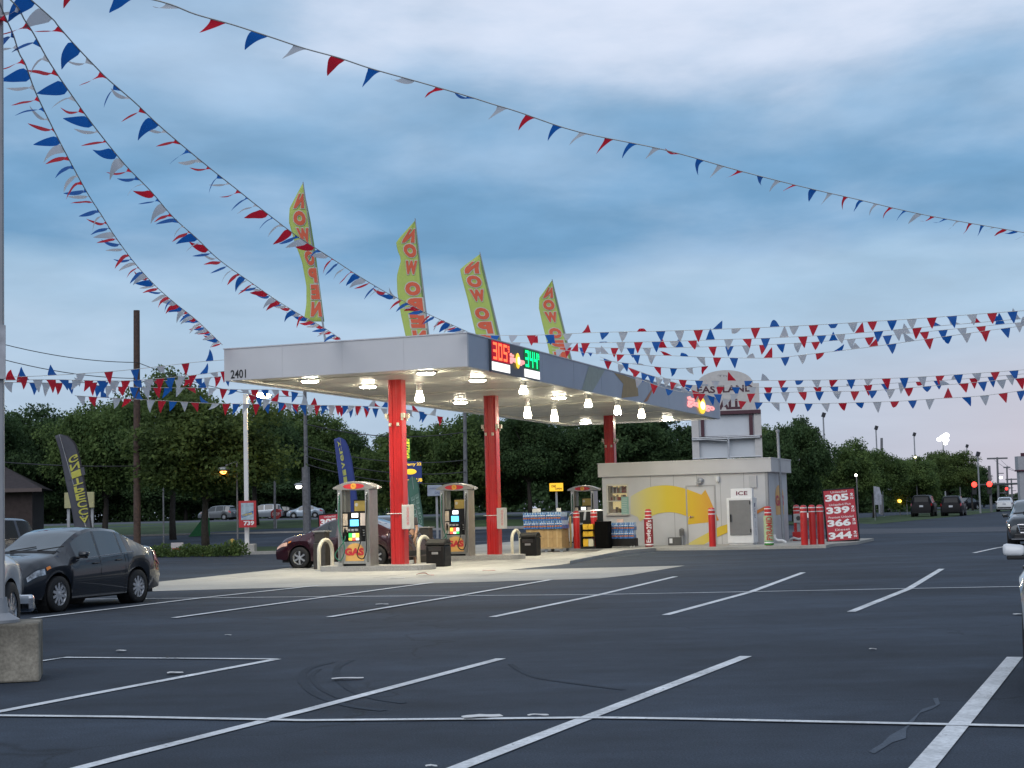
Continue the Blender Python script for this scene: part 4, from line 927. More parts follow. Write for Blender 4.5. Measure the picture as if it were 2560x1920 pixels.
banner('banner_flag', 'smallest lime NOW OPEN banner, rightmost on the canopy roof', 'lime banners on the canopy roof', 'flag', [(1380, 698), (1436, 930)], 60, [(1377, 705), (1348, 745), (1347, 770), (1356, 810), (1366, 850), (1376, 895), (1388, 945)], [(1380, 701), (1394, 760), (1410, 820), (1424, 880), (1437, 945)],
       NO([.52] * 7, ts, .106, .60), [lime, lime_d, let_o, let_w], z_base=Z2)
# ---------------------------------------------------------------- pennant strings
pm = [CLOTH('pennant_blue', (.016, .14, .50), .6), CLOTH('pennant_white', (.60, .62, .66), .6), CLOTH('pennant_red', (.66, .022, .045), .6)]
def resample(pts, step):
    out = []; acc = 0; nxt = step * .5
    for i in range(len(pts) - 1):
        a, b = pts[i], pts[i + 1]; L = (b - a).length
        while nxt <= acc + L: out.append((a.lerp(b, (nxt - acc) / L), (b - a).normalized())); nxt += step
        acc += L
    return out
def pennant_string(pix, D0, D1, lb, grp, step=.45, w=.24, Ln=.36, wind=(-1, 0, -.25), jit=.35, flip=0.0, start=0, curl=1.0, r=.008, twist=0.0):
    q = [0]
    for i in range(len(pix) - 1): q.append(q[-1] + math.dist(pix[i], pix[i + 1]))
    pts = [P(p[0], p[1], 1 / ((1 - s / q[-1]) / D0 + (s / q[-1]) / D1)) for p, s in zip(pix, q)]
    # smooth
    o = []
    for i in range(len(pts) - 1):
        p0, p1, p2, p3 = pts[max(i - 1, 0)], pts[i], pts[i + 1], pts[min(i + 2, len(pts) - 1)]
        for k in range(5):
            t = k / 5; o.append(.5 * ((2 * p1) + (p2 - p0) * t + (2 * p0 - 5 * p1 + 4 * p2 - p3) * t * t + (3 * p1 - p0 - 3 * p2 + p3) * t ** 3))
    pts = o + [pts[-1]]
    org = pts[0].copy(); root = thing('pennant_string', lb, 'pennant string', org, 0, grp)
    MB().tube([p - org for p in pts], r, 5).build('string', rope_m, root)
    sm = resample(pts, step); wd = Vector(wind).normalized()
    for i, (p, t) in enumerate(sm[:100]):
        d = (wd + Vector((RND.gauss(0, jit), RND.gauss(0, jit), RND.gauss(0, jit * .8))))
        if RND.random() < flip: d = Vector((RND.gauss(0, .5), RND.gauss(0, .6), RND.uniform(.2, 1)))
        d = (d - t * d.dot(t) * .55).normalized(); nrm = t.cross(d).normalized()
        m = MB(); n = 7; vs = []; c = p.copy(); dd = d.copy(); bend = RND.gauss(0, .22) * curl; b2 = RND.gauss(0, .2) * curl; L = Ln * RND.uniform(.9, 1.08); tws = RND.choice((1, 1, 1, -1)) * RND.uniform(.75, 1.35) * twist
        for k in range(n + 1):
            hw = w / 2 * (1 - k / n) ** .9 + .004; ph = tws * (k / n) ** .4; tw = (t * math.cos(ph) + nrm * math.sin(ph)).normalized()
            vs += [c - org - tw * hw, c - org + tw * hw]
            c = c + dd * (L / n); dd = (dd + nrm * (bend + b2 * math.sin(k * 1.4)) + Vector((0, 0, -.03))).normalized()
        off = vs[0].copy(); m.add([v - off for v in vs], [(2 * k, 2 * k + 1, 2 * k + 3, 2 * k + 2) for k in range(n)])
        m.build('pennant', pm[(i + start) % 3], root, smooth=True, loc=off, angle=80)
    return root
SG = 'pennant strings tied to the light pole at left'
S1 = [(-8, -12), (10, 35), (32, 84), (48, 133), (64, 162), (87, 226), (124, 304), (168, 390), (217, 480), (252, 535), (289, 593), (338, 659), (385, 711), (434, 755), (492, 801), (556, 862)]
S2 = [(-5, -30), (43, 17), (61, 49), (84, 84), (124, 156), (185, 246), (237, 318), (312, 411), (379, 480), (434, 544), (492, 596), (550, 651), (640, 715), (698, 755), (756, 790), (814, 822), (852, 848)]
S3 = [(0, -60), (60, -15), (130, 46), (145, 64), (185, 110), (237, 165), (272, 200), (336, 255), (396, 312), (454, 362), (527, 422), (599, 479), (640, 512), (727, 579), (779, 614), (837, 651), (895, 689), (967, 732), (1005, 751), (1068, 784), (1132, 813), (1168, 829)]
S4 = [(-10, -90), (200, -40), (402, 4), (489, 36), (582, 62), (683, 95), (764, 122), (848, 145), (929, 172), (1054, 207), (1167, 240), (1230, 260), (1296, 280), (1447, 330), (1666, 376), (1852, 428), (2014, 469), (2141, 498), (2315, 538), (2546, 579), (2700, 606)]
pennant_string(S1, 15.6, 41.5, 'leftmost pennant string running from the pole to the left canopy corner', SG, .42, .24, .34, (-1, -.1, -.12), .22, start=1, twist=.8, curl=.6)
pennant_string(S2, 15.6, 40.6, 'pennant string from the pole to the middle of the canopy front edge', SG, .42, .24, .34, (-1, -.1, -.16), .22, start=0, twist=.8, curl=.6)
pennant_string(S3, 15.6, 39.2, 'pennant string from the pole passing the first lime banner to the near canopy corner', SG, .42, .24, .34, (-1, -.1, -.25), .24, start=2, twist=.8, curl=.6)
pennant_string(S4, 13.5, 34.0, 'longest pennant string crossing the whole sky from upper left down to the right edge', SG, .56, .20, .26, (-.9, -.2, -.42), .24, start=1, twist=.3, curl=.6)
RG = 'pennant strings hung to the right of the canopy'
def RS(pix, D0, D1, lb, start=0, flip=.3, step=.54): pennant_string(pix, D0, D1, lb, RG, step, .27, .33, (0, -.15, -1), .30, flip, start, .6)
RS([(1215, 838), (1330, 838), (1500, 831), (1644, 828), (1768, 824), (1922, 818), (2061, 811), (2171, 804), (2286, 797), (2554, 777), (2650, 770)], 45, 42, 'uppermost string of the upper bundle right of the canopy', 0, .25)
RS([(1270, 856), (1400, 858), (1644, 854), (1797, 849), (1922, 845), (2113, 835), (2286, 820), (2554, 797), (2650, 788)], 47, 43, 'second string from the top in the upper bundle right of the canopy', 1, .45)
RS([(1400, 868), (1600, 870), (1800, 866), (1950, 860), (2100, 850), (2286, 832), (2554, 806), (2650, 798)], 50, 44, 'third string from the top in the upper bundle right of the canopy', 2, .5)
RS([(1380, 872), (1500, 884), (1672, 889), (1768, 893), (1926, 895), (2027, 885), (2171, 868), (2315, 848), (2554, 815), (2650, 805)], 50, 43, 'lowest string of the upper bundle right of the canopy', 1, .4)
RS([(1500, 900), (1600, 912), (1640, 917), (1700, 921), (1770, 915)], 48, 50, 'short sagging string above the arch of the mall sign', 2, .1, .62)
RS([(1500, 892), (1570, 918), (1640, 942), (1700, 949), (1783, 952), (1955, 951), (2100, 949), (2245, 945), (2400, 936), (2554, 925), (2650, 918)], 51, 46, 'uppermost string of the lower bundle, crossing the mall sign near its arch', 0, .12)
RS([(1560, 915), (1680, 955), (1790, 966), (1948, 968), (2100, 966), (2247, 957), (2400, 948), (2554, 935), (2650, 926)], 52, 46, 'string of the lower bundle crossing just above the middle of the mall sign', 2, .15)
RS([(1580, 940), (1680, 975), (1780, 985), (1900, 983), (2030, 979), (2170, 977), (2315, 966), (2450, 955), (2554, 945), (2650, 937)], 50, 45, 'third string of the lower bundle, across the lettering of the mall sign', 1, .1)
RS([(1650, 940), (1760, 985), (1860, 1003), (1955, 1007), (2027, 1009), (2120, 1007), (2245, 1003), (2340, 997), (2450, 990), (2560, 976), (2650, 966)], 51, 46, 'lowest string of all, just above the treetops at right', 0, .06)
LG = 'pennant strings hung to the left of the canopy'
def LS(pix, D0, D1, lb, start=0, flip=.1, step=.42): pennant_string(pix, D0, D1, lb, LG, step, .31, .38, (-.1, -.2, -1), .34, flip, start, .6)
LS([(-60, 945), (10, 943), (117, 939), (275, 929), (400, 916), (485, 906), (570, 899)], 40, 47, 'uppermost pennant string left of the canopy, against the sky', 1, .25, .95)
LS([(-60, 951), (0, 951), (133, 949), (300, 952), (425, 944), (522, 933), (575, 926)], 40, 47, 'second pennant string left of the canopy, level with the treetops', 0, .12)
LS([(-60, 954), (0, 955), (100, 957), (212, 957), (330, 953), (425, 951), (500, 946), (580, 938)], 41, 49, 'third pennant string left of the canopy, ending at the canopy corner', 2, .15)
LS([(230, 960), (262, 965), (380, 969), (506, 970), (600, 974), (700, 975), (760, 985)], 46, 52, 'pennant string passing below the street number to behind the canopy', 0, .1)
LS([(187, 989), (262, 994), (395, 1001), (520, 1008), (645, 1010), (683, 1009), (740, 1010), (800, 1015), (870, 1019), (970, 1022), (1030, 1028), (1075, 1037), (1110, 1043)], 46, 58, 'lowest pennant string at left, passing in front of the lamp arm', 1, .2, .42)
LS([(620, 985), (683, 1003), (760, 1012), (860, 1014), (960, 1018), (1060, 1030)], 50, 57, 'crowded string blown about just below the canopy, right of the lamp arm', 2, .3, .34)

# ---------------------------------------------------------------- poles, lamps, wires
lp = thing('light_pole', 'tall grey square light pole on a stained concrete block at the left edge', 'light pole', G(20, 1700, 0), rad(14))
pb = lp.location.copy()
conc_s = ground_mat('stained_concrete', (.21, .19, .155), .45, .3, 1.1, 30, .92)
m = MB(); m.prism([(-.42, -.36, 0), (.33, -.36, 0), (.33, .39, 0), (-.42, .39, 0)], (0, 0, .60)); bs = m.build('base_block', conc_s, lp, bevel=.02)
for v in bs.data.vertices:
    v.co.x += RND.gauss(0, .006); v.co.z += RND.gauss(0, .005)
pole_m = M('pole_grey', (.30, .31, .33), .55, .2, var=.12, scale=3)
m = MB(); x = -.12; h0, h1 = .085, .06
vs = [(x + sx * h, sy * h, z) for h, z in ((h0 + .02, .6), (h0, .72), (h1, 9.0)) for sx, sy in ((-1, -1), (1, -1), (1, 1), (-1, 1))]
m.add(vs, [(4 * j + k, 4 * j + (k + 1) % 4, 4 * j + 4 + (k + 1) % 4, 4 * j + 4 + k) for j in (0, 1) for k in range(4)]); m.build('pole', pole_m, lp, bevel=.01)
m = MB(); m.lathe([(.24, .60), (.24, .63), (.13, .70), (.11, .86), (.0, .86)], (x, 0, 0), 20); m.build('base_cover', pole_m, lp, smooth=True)
m = MB(); m.bx(x - .09, x + .10, -.12, -.06, 3.15, 3.72); m.build('pole_notice', M('notice_pale', (.45, .46, .50), .6, var=.2, scale=7), lp)

p = P(343, 1392, 71); wp = thing('utility_pole', 'brown wooden utility pole with a cut-off top behind the dark sedan', 'utility pole', (p.x, p.y, 0), 0)
top = P(341.5, 776, 71); MB().tube([(0, 0, 0), (top.x - p.x, 0, top.z)], [.17, .145], 12).build('pole', wood_m, wp, smooth=True)
p2 = G(618, 1386, 0); wl = thing('lamp_post', 'white square lamp post with a glowing arm lamp left of the canopy', 'lamp post', (p2.x, p2.y, 0), 0); D = p2.y
hz = P(618, 985, D).z; xo = P(617, 985, D).x - p2.x
MB().bx(-.36, .36, -.36, .36, 0, .44).build('pedestal', concrete, wl, bevel=.03)
MB().bx(-.085, .085, -.085, .085, .44, hz).build('pole', white_p, wl, bevel=.008)
pts = [(0, 0, hz - .35), (.12, 0, hz - .12), (.3, 0, hz - .04), (.5, 0, hz + .0)]; MB().tube(pts, .05, 8).build('arm', white_p, wl, smooth=True)
hd = MB(); hd.box((.70, 0, hz - .0), (.5, .26, .12)); h = hd.build('lamp_head', white_p, wl, bevel=.03)
q = MB(); q.ell((.76, -.04, hz - .10), (.34, .18, .11)); q.build('lamp_glass', EM('sodium_glow', (1.0, .70, .28), 130.0), h, smooth=True)
# poster on the lamp post
po = thing('poster', 'red bordered sale poster fixed to the white lamp post', 'poster', P(597, 1319, D - .5), rad(-3))
w, hh = 44 / F_PX * (D - .5), 66 / F_PX * (D - .5)
m = MB(); m.bx(0, w, 0, .03, 0, hh); m.build('sheet', M('poster_red', (.48, .03, .035), .5, var=.1), po)
m = MB(); m.bx(w * .14, w * .86, -.006, 0, hh * .28, hh * .92); a = m.build('picture', M('poster_pale', (.38, .48, .55), .5, var=.3, scale=5), po)
m = MB(); m.prism([(w * .16, -.008, hh * .36), (w * .84, -.008, hh * .50), (w * .84, -.008, hh * .62), (w * .16, -.008, hh * .48)], (0, -.002, 0)); m.build('ribbon', M('poster_blue', (.03, .14, .40), .5, var=.2), po)
q = MB(); letter(q, '739', front(w * .58, -.006, hh * .16), w * .6, hh * .17, .04); q.build('price', wht, po)
q = MB(); letter(q, 'CORONA', lambda x, y, z: Vector((w * .5 + x, -.012, hh * .49 + y + x * .2)), w * .6, hh * .09, .04); q.build('lettering', M('poster_yel', (.65, .5, .08), .5, var=0), po)

def simple_pole(px, pyb, pyt, D, r, mat, name, lb, cat, top=None, lean=0):
    b = P(px, pyb, D); t = P(px + lean, pyt, D); z0 = gz(b.x, b.y); o = thing(name, lb, cat, (b.x, b.y, z0))
    MB().tube([(0, 0, 0), (t.x - b.x, 0, t.z - z0)], [r, r * .75], 10).build('pole', mat, o, smooth=True); return o, Vector((t.x - b.x, 0, t.z - z0))
gpole = M('grey_wood', (.16, .16, .17), .8, var=.25, scale=6)
o, t = simple_pole(768, 1330, 975, 92, .14, gpole, 'utility_pole', 'grey utility pole with a thick lower half left of the first pump', 'utility pole', lean=-6)
MB().tube([(0, 0, 0), (-.03, 0, 4.2)], .24, 10).build('lower_sleeve', gpole, o, smooth=True)
simple_pole(1165, 1320, 1030, 96, .15, gpole, 'utility_pole', 'grey pole seen between the first two red columns', 'utility pole', lean=-3)
simple_pole(687, 1330, 1190, 100, .09, gpole, 'signpost', 'thin pale pole behind the stop sign', 'pole')
sodium = EM('sodium_lamp', (1.0, .36, .06), 9.0); whlamp = EM('white_lamp', (1.0, .95, .85), 12.0)
for px, py, D, mt, r, lb in ((559, 1180, 70.5, sodium, .12, 'orange street lamp glowing through the trees left of the white lamp post'), (747, 1217, 96, whlamp, .15, 'white street lamp glowing left of the grey utility pole'),
                            (378, 1170, 82, sodium, .07, 'small orange lamp glimmering beside the wooden pole')):
    c = P(px, py, D); b = thing('street_lamp', lb, 'street lamp', (c.x, c.y, gz(c.x, c.y)), 0, 'street lamps among the trees')
    zz = c.z - b.location.z; MB().tube([(.5, .6, 0), (.5, .6, zz + .5), (.1, .05, zz + .3)], .04, 8).build('pole', gpole, b, smooth=True)
    MB().ell((0, 0, zz + .12), (.3, .25, .12)).build('hood', galv, b, smooth=True); MB().ell((0, -.05, zz), (r * 1.3, r, r * .8)).build('lamp_glass', mt, b, smooth=True)
# wires
def wire(a, Da, b, Db, sag, lb, r=.018):
    A, B = P(*a, Da), P(*b, Db); pts = [A.lerp(B, i / 14) + Vector((0, 0, -sag * 4 * (i / 14) * (1 - i / 14))) for i in range(15)]
    o = MB().tube([p - A for p in pts], r, 5).build('power_line', M('wire', (.05, .05, .055), .6, var=0), loc=A); tag(o, lb, 'power line', 'power lines')
wire((-60, 842), 60, (342, 906), 70.8, .25, 'upper power line running from the left edge to the wooden pole'); wire((-60, 880), 60, (342, 946), 70.8, .25, 'lower power line running from the left edge to the wooden pole')
wire((343, 906), 70.8, (764, 990), 90, .5, 'power line from the wooden pole towards the grey pole'); wire((-60, 1150), 62, (342, 1165), 70.8, .1, 'low pale cable in front of the brown house', .025)
for k, (y0, y1) in enumerate(((1060, 1080), (1115, 1150), (1140, 1180), (1160, 1205))): wire((764, y0), 91.5, (1164, y1), 95.8, .5, ['highest', 'second highest', 'second lowest', 'lowest'][k] + ' of the four cables between the two grey poles', .03)

# ---------------------------------------------------------------- signs and feather flags
dkf = M('feather_grey', (.075, .078, .095), .8, var=.06, scale=3); dkh = M('feather_hem', (.025, .025, .03), .8, var=0); yl = M('feather_yellow', (.48, .46, .08), .7, var=.05)
def VT(word, s, t0, t1, w, flip=True):
    n = len(word); return [(c, s, t0 + (t1 - t0) * (k + .5) / n, w, abs(t1 - t0) / n * .86, dict(flipv=flip, bold=.02)) for k, c in enumerate(word) if c != ' ']
banner('feather_flag', 'dark grey feather flag with yellow NOW ACCEPTING lettering behind the sedan', 'feather flags', 'flag', [(148, 1086), (238, 1400)], 47, [(137, 1090), (150, 1130), (163, 1200), (178, 1270), (188, 1330), (190, 1350)], [(150, 1085), (172, 1090), (190, 1108), (200, 1140), (212, 1200), (224, 1270), (232, 1330), (234, 1350)],
       VT('NOW ACCEPTING', .62, 1.12, .24, .52), [dkf, dkh, yl, dkf], .03, z_base=.0, pr=.02)
for nm, lb, D, pole, lf_, rt, lets, mats in (
    ('feather_flag', 'blue feather flag with yellow delivery lettering behind the first pump', 66, [(850, 1095), (890, 1395)], [(835, 1098), (841, 1150), (848, 1203), (856, 1270), (862, 1330)], [(848, 1093), (862, 1098), (871, 1115), (880, 1150), (888, 1203), (896, 1270), (902, 1330)],
     [('delivery', .40, .34, .62, .22, dict(rot=math.pi / 2))], [M('feather_blue', (.035, .06, .24), .8, var=.15, scale=1), M('feather_blue_hem', (.03, .05, .2), .8, var=0), M('feather_lime', (.42, .44, .12), .7, var=0), M('feather_blue2', (.04, .07, .26), .8, var=0)]),
    ('feather_flag', 'green feather flag with pale lettering between the first column and second pump', 62, [(1030, 1190), (1056, 1395)], [(1018, 1205), (1021, 1240), (1026, 1280), (1034, 1310), (1036, 1330)], [(1029, 1191), (1040, 1194), (1047, 1210), (1052, 1250), (1058, 1290), (1061, 1330)],
     [('COFFEE', .35, .60, .55, .30, dict(rot=math.pi / 2)), ('COFFEE', .72, .60, .55, .26, dict(rot=math.pi / 2))], [M('feather_green', (.06, .15, .12), .8, var=.08, scale=2), M('feather_green_hem', (.04, .1, .09), .8, var=0), M('feather_mint', (.22, .34, .31), .7, var=0), M('feather_green2', (.06, .15, .12), .8, var=0)])):
    lets2 = []
    for (s_, s, t, w, h, kw) in lets:      # sideways words: built as single rotated letters
        n = len(s_)
        for k, ch in enumerate(s_): lets2.append((ch, s, t + w / 2 - (k + .5) * w / n, w / n * .88, h, dict(rot=math.pi / 2, bold=.02)))
    banner(nm, lb, 'feather flags', 'flag', pole, D, lf_, rt, lets2, mats, .03, z_base=.0, pr=.02)
def panel_sign(name, lb, x0, y0, x1, y1, D, mats, post=None, txt=None, tm=None, rz=0.0, cat='sign', emitm=None):
    b = P((x0 + x1) / 2, y1, D); W_ = abs(x1 - x0) / F_PX * D; H_ = abs(y1 - y0) / F_PX * D; z0 = gz(b.x, b.y)
    o = thing(name, lb, cat, (b.x, b.y, z0), rz); zb = b.z - z0
    pn = MB().bx(-W_ / 2, W_ / 2, -.08, .08, zb, zb + H_).build('panel', mats, o, bevel=.02)
    for px_ in (post if post is not None else [0]): MB().bx(px_ * W_ - .06, px_ * W_ + .06, .09, .2, 0, zb + H_ * .8).build('post', galv, o)
    if txt:
        q = MB()
        for (s, cx, cz, w, h) in txt: letter(q, s, front(cx * W_, -.085, zb + cz * H_), w * W_, h * H_, .03)
        q.build('lettering', tm, pn)
    return o, pn, W_, H_, zb
yls = EM('lit_yellow', (.95, .52, .03), .75); blu = M('sign_blue', (.02, .035, .16), .5, var=.15, emit=.25, ecol=(.02, .04, .18))
panel_sign('shop_sign', 'lit yellow sign with a dark figure hanging in front of the dark trees', 1374, 1208, 1408, 1228, 90, yls, None, [('ONE', -.2, .62, .35, .32), ('OPEN', .15, .3, .5, .25)], M('sign_brown', (.10, .05, .01), .5, var=0))
o, pn, W_, H_, zb = panel_sign('shop_sign', 'blue shop sign with yellow lettering right of the first red column', 1004, 1154, 1055, 1208, 88, blu, None, [('Ferry 22', .1, .86, .78, .17), ('BEST', -.3, .10, .5, .15), ('SUB', .32, .14, .4, .16)], EM('sign_yellow', (.95, .60, .04), .8))
q = MB(); q.ell((-.05 * W_, -.09, zb + H_ * .53), (.30 * W_, .02, .13 * H_)); q.build('oval', EM('sign_yellow', (.95, .60, .04), .8), pn, smooth=True)
o, pn, W_, H_, zb = panel_sign('shop_sign', 'narrow upright green sign with stacked yellow letters above the blue sign', 1008, 1096, 1026, 1151, 89, M('sign_green', (.03, .16, .03), .5, var=.1, emit=.2, ecol=(.03, .2, .03)), None, [(c, .12, .92 - .128 * k, .62, .105) for k, c in enumerate('DINNERS')], EM('sign_lime', (.75, .80, .06), .8))
MB().bx(-.5 * W_, -.22 * W_, -.095, -.08, zb, zb + H_).build('edge_strip', EM('sign_cream', (.9, .8, .6), .7), pn)
panel_sign('estate_sign', 'pale blue-white sign on a white post between the columns', 1069, 1213, 1105, 1240, 84, M('sign_pale', (.34, .38, .46), .6, var=.12), [.12], [('AVAILABLE', 0, .7, .7, .16), ('CALL', .2, .3, .4, .2)], M('sign_ink', (.16, .18, .28), .6, var=0))
panel_sign('yellow_sign', 'pale yellow sign board behind the dark grey feather flag', 162, 1231, 236, 1270, 70, M('sign_faded', (.40, .38, .20), .6, var=.1), [-.4, .4])
# stop sign
b = P(690, 1285, 100); z0 = gz(b.x, b.y); st = thing('stop_sign', 'red octagonal stop sign across the grass left of the first pump', 'stop sign', (b.x, b.y, z0), 0); zz = b.z - z0
oc = [(.36 * math.cos(rad(22.5 + 45 * k)), -.02, zz + .36 * math.sin(rad(22.5 + 45 * k))) for k in range(8)]
pl = MB(); pl.prism(oc, (0, .03, 0)); pn = pl.build('panel', M('stop_red', (.30, .02, .02), .5, var=.06), st)
q = MB(); letter(q, 'STOP', front(0, -.026, zz), .5, .2, .03); q.build('lettering', M('stop_white', (.5, .4, .38), .6, var=0), pn); MB().bx(-.04, .04, .02, .08, 0, zz + .3).build('post', galv, st)
# small roadside things
hy = P(581, 1352, 66); hyd = thing('fire_hydrant', 'yellow fire hydrant on the grass near the lamp post', 'hydrant', (hy.x, hy.y, .02), 0)
hm = M('hydrant_yellow', (.40, .26, .04), .5, var=.15)
MB().lathe([(.15, 0), (.15, .06), (.10, .08), (.10, .45), (.14, .47), (.13, .55), (.06, .64), (0, .66)], (0, 0, 0), 16).build('barrel', hm, hyd, smooth=True); MB().lathe([(0, -.17), (.05, -.17), (.05, .17), (0, .17)], (0, 0, .36), 10, axis='Y').build('outlet', hm, hyd, smooth=True)
ys_ = P(443, 1366, 64); o = thing('yard_sign', 'small red and white yard sign on the grass beside the tree', 'yard sign', (ys_.x, ys_.y, .02), .2)
MB().bx(-.25, .25, -.01, .01, .2, .58).build('card', M('yard_white', (.55, .5, .5), .6, var=.1), o); MB().bx(-.2, .2, -.016, -.01, .25, .36).build('stripe', gas_red, o)
q = MB(); [q.bx(x - .01, x + .01, 0, .01, 0, .25) for x in (-.18, .18)]; q.build('stake', galv, o)
gb = P(505, 1312, 96); o = thing('green_tent', 'green and white canvas banner leaning under the trees', 'banner', (gb.x, gb.y, gz(gb.x, gb.y)), 0)
MB().prism([(-.9, 0, .0), (.5, 0, .0), (.45, 0, 1.5), (.2, 0, 1.7), (-.1, 0, 1.0)], (0, .05, 0)).build('sheet', M('tent_green', (.02, .15, .05), .7, var=.15), o); MB().prism([(.12, -.01, 1.25), (.46, -.01, 1.2), (.45, -.01, 1.5), (.2, -.01, 1.7)], (0, .01, 0)).build('white_patch', white_p, o)

# ---------------------------------------------------------------- mall sign tower
msD = 92.0; mb_ = P(1825, 1300, msD); mt = thing('mall_sign', 'tall pale sign tower with an arched top and dark red trim behind the kiosk', 'sign tower', (mb_.x, mb_.y, 0), rad(-9))
k = msD / F_PX; stc = M('sign_stucco', (.58, .555, .535), .8, var=.06, bump=.1); mar = M('sign_maroon', (.075, .022, .035), .5, var=.1); pan = M('sign_panel', (.62, .65, .69), .5, var=.05, scale=1)
def mz(py): return P(1825, py, msD).z
hw = 2.06
m = MB(); m.bx(-hw, -hw + .42, -.5, .5, 0, mz(1030), 0); m.bx(hw - .42, hw, -.5, .5, 0, mz(1030), 0); m.build('pier', stc, mt)
n = 20; zt, zs = mz(929), mz(962)
arcp = [(-hw + .05, -.55, mz(1028)), (hw - .05, -.55, mz(1028)), (hw - .05, -.55, zs), (hw - .32, -.55, zs)] + [((hw - .35) * math.cos(math.pi * i / n), -.55, zs - .35 + .05 + (zt - zs + .35) * math.sin(math.pi * i / n) ** .75) for i in range(1, n)] + [(-hw + .32, -.55, zs), (-hw + .05, -.55, zs)]
m = MB(); m.prism(arcp, (0, 1.1, 0)); m.build('head', stc, mt)
m = MB(); m.bx(-hw + .03, hw, -.62, .6, mz(1037), mz(1028)); m.bx(-hw, hw, -.6, .55, mz(1096), mz(1092)); m.bx(-hw + .55, -hw + .75, -.53, -.4, mz(1090), mz(1040)); m.bx(hw - .72, hw - .5, -.53, -.4, mz(1090), mz(1040)); m.build('trim', mar, mt)
m = MB(); m.bx(-hw + .42, hw - .42, -.35, .35, mz(1090), mz(1038)); m.bx(-hw + .42, hw - .42, -.2, .2, mz(1145), mz(1098)); m.bx(-.02, .02, -.37, -.2, mz(1145), mz(1040)); m.build('panel', pan, mt)
m = MB()
for z in (1094, 1098, 1145): m.tube([(-hw, -.62, mz(z)), (hw - .1, -.62, mz(z) + .04)], .045, 6)
m.tube([(.1, -.62, mz(1150)), (.1, -.62, mz(1093))], .06, 6); m.tube([(-hw + .3, -.62, mz(1096)), (0, -.6, mz(1103))], .035, 6); m.build('catwalk', M('catwalk', (.55, .56, .58), .5, .3, var=.1), mt)
q = MB(); letter(q, 'EASTLAND', front(0, -.56, mz(974)), 3.3, .42, .03); letter(q, 'MALL', front(-.0, -.56, mz(1012)), 1.9, .62, .05); q.build('lettering', mar, mt)
q = MB(); letter(q, 'The', front(0, -.56, mz(941)), .8, .12, .0); q.build('small_lettering', M('sign_ink2', (.25, .22, .23), .6, var=0), mt)

# ---------------------------------------------------------------- far right: street furniture and signals
def lot_light(px, pyt, D, lb, head=True, dark=True):
    b = P(px, 1280, D); t = P(px, pyt, D); o = thing('parking_light', lb, 'lot light', (b.x, b.y, 0), 0, 'tall lot lights beyond the right tree row')
    MB().tube([(0, 0, 0), (0, 0, t.z)], [.10, .07], 8).build('pole', pole_m, o, smooth=True)
    if head: MB().box((.05, 0, t.z + .12), (.34, .3, .44), 0, Matrix.Rotation(.35, 3, 'Y')).build('lamp_head', M('head_dark', (.03, .03, .035), .5, var=.1), o, bevel=.02)
    return o, t.z
for px, py, D, lb in ((2068, 1040, 150, 'lot light leftmost of the row, just right of the dark tree'), (2199, 1072, 170, 'lot light beside the bare dark pole above the trees'), (2294, 1088, 190, 'lot light third from the left, left of the glowing floodlight'), (2425, 1117, 215, 'faint lot light just right of the glowing floodlight'), (2451, 1138, 150, 'lot light in front of the far trees by the traffic signals')):
    lot_light(px, py, D, lb)
simple_pole(2204, 1270, 1095, 160, .17, gpole, 'utility_pole', 'bare dark pole beside a lot light above the right trees', 'utility pole')
o, z = lot_light(2366, 1100, 175, 'floodlight mast glowing bright white above the right tree row', False)
MB().tube([(-.6, 0, z - .1), (.6, 0, z + .5)], .07, 6).build('cross_arm', pole_m, o)
for fx, fz, fr_ in ((-.45, .08, .28), (-.05, .25, .38), (.35, .5, .36), (.3, .0, .34), (.25, -.38, .22)):
    MB().ell((fx, -.15, z + fz), (fr_, .22, fr_ * .8)).build('lamp_glass', EM('flood_glow', (1.0, .97, .90), 6.0), o, smooth=True)
vs_, D = [], 175
GD = 158
tp = thing('signal_gantry', 'pole and mast arm carrying two red traffic signals over the road at right', 'traffic signal', (P(2478, 1270, GD).x, GD, 0), 0)
z = P(2450, 1214, GD).z; xr_ = P(2560, 1214, GD).x - tp.location.x + 4; xa = P(2430, 1214, GD).x - tp.location.x
MB().tube([(0, 0, 0), (0, 0, z + 2.0)], .14, 8).build('pole', gpole, tp, smooth=True); MB().tube([(xa, 0, z + .05), (xr_, 0, z + .15)], .10, 8).build('mast_arm', M('arm_dark', (.06, .07, .07), .5, var=.1), tp)
redl = EM('signal_red', (1.0, .045, .03), 3.5); shm = M('signal_case', (.03, .03, .03), .5, var=.1)
for px in (2433, 2471):
    x = P(px, 1212, GD).x - tp.location.x
    c = MB().bx(x - .22, x + .22, -.35, -.05, z - .9, z + .35).build('signal_head', shm, tp, bevel=.03)
    MB().ell((x, -.36, z + .12), (.28, .12, .28)).build('red_lamp', redl, c, smooth=True); MB().lathe([(0, -.01), (.12, -.01)], (x, -.36, z - .3), 12, axis='Y').build('dark_lamp', black_p, c)
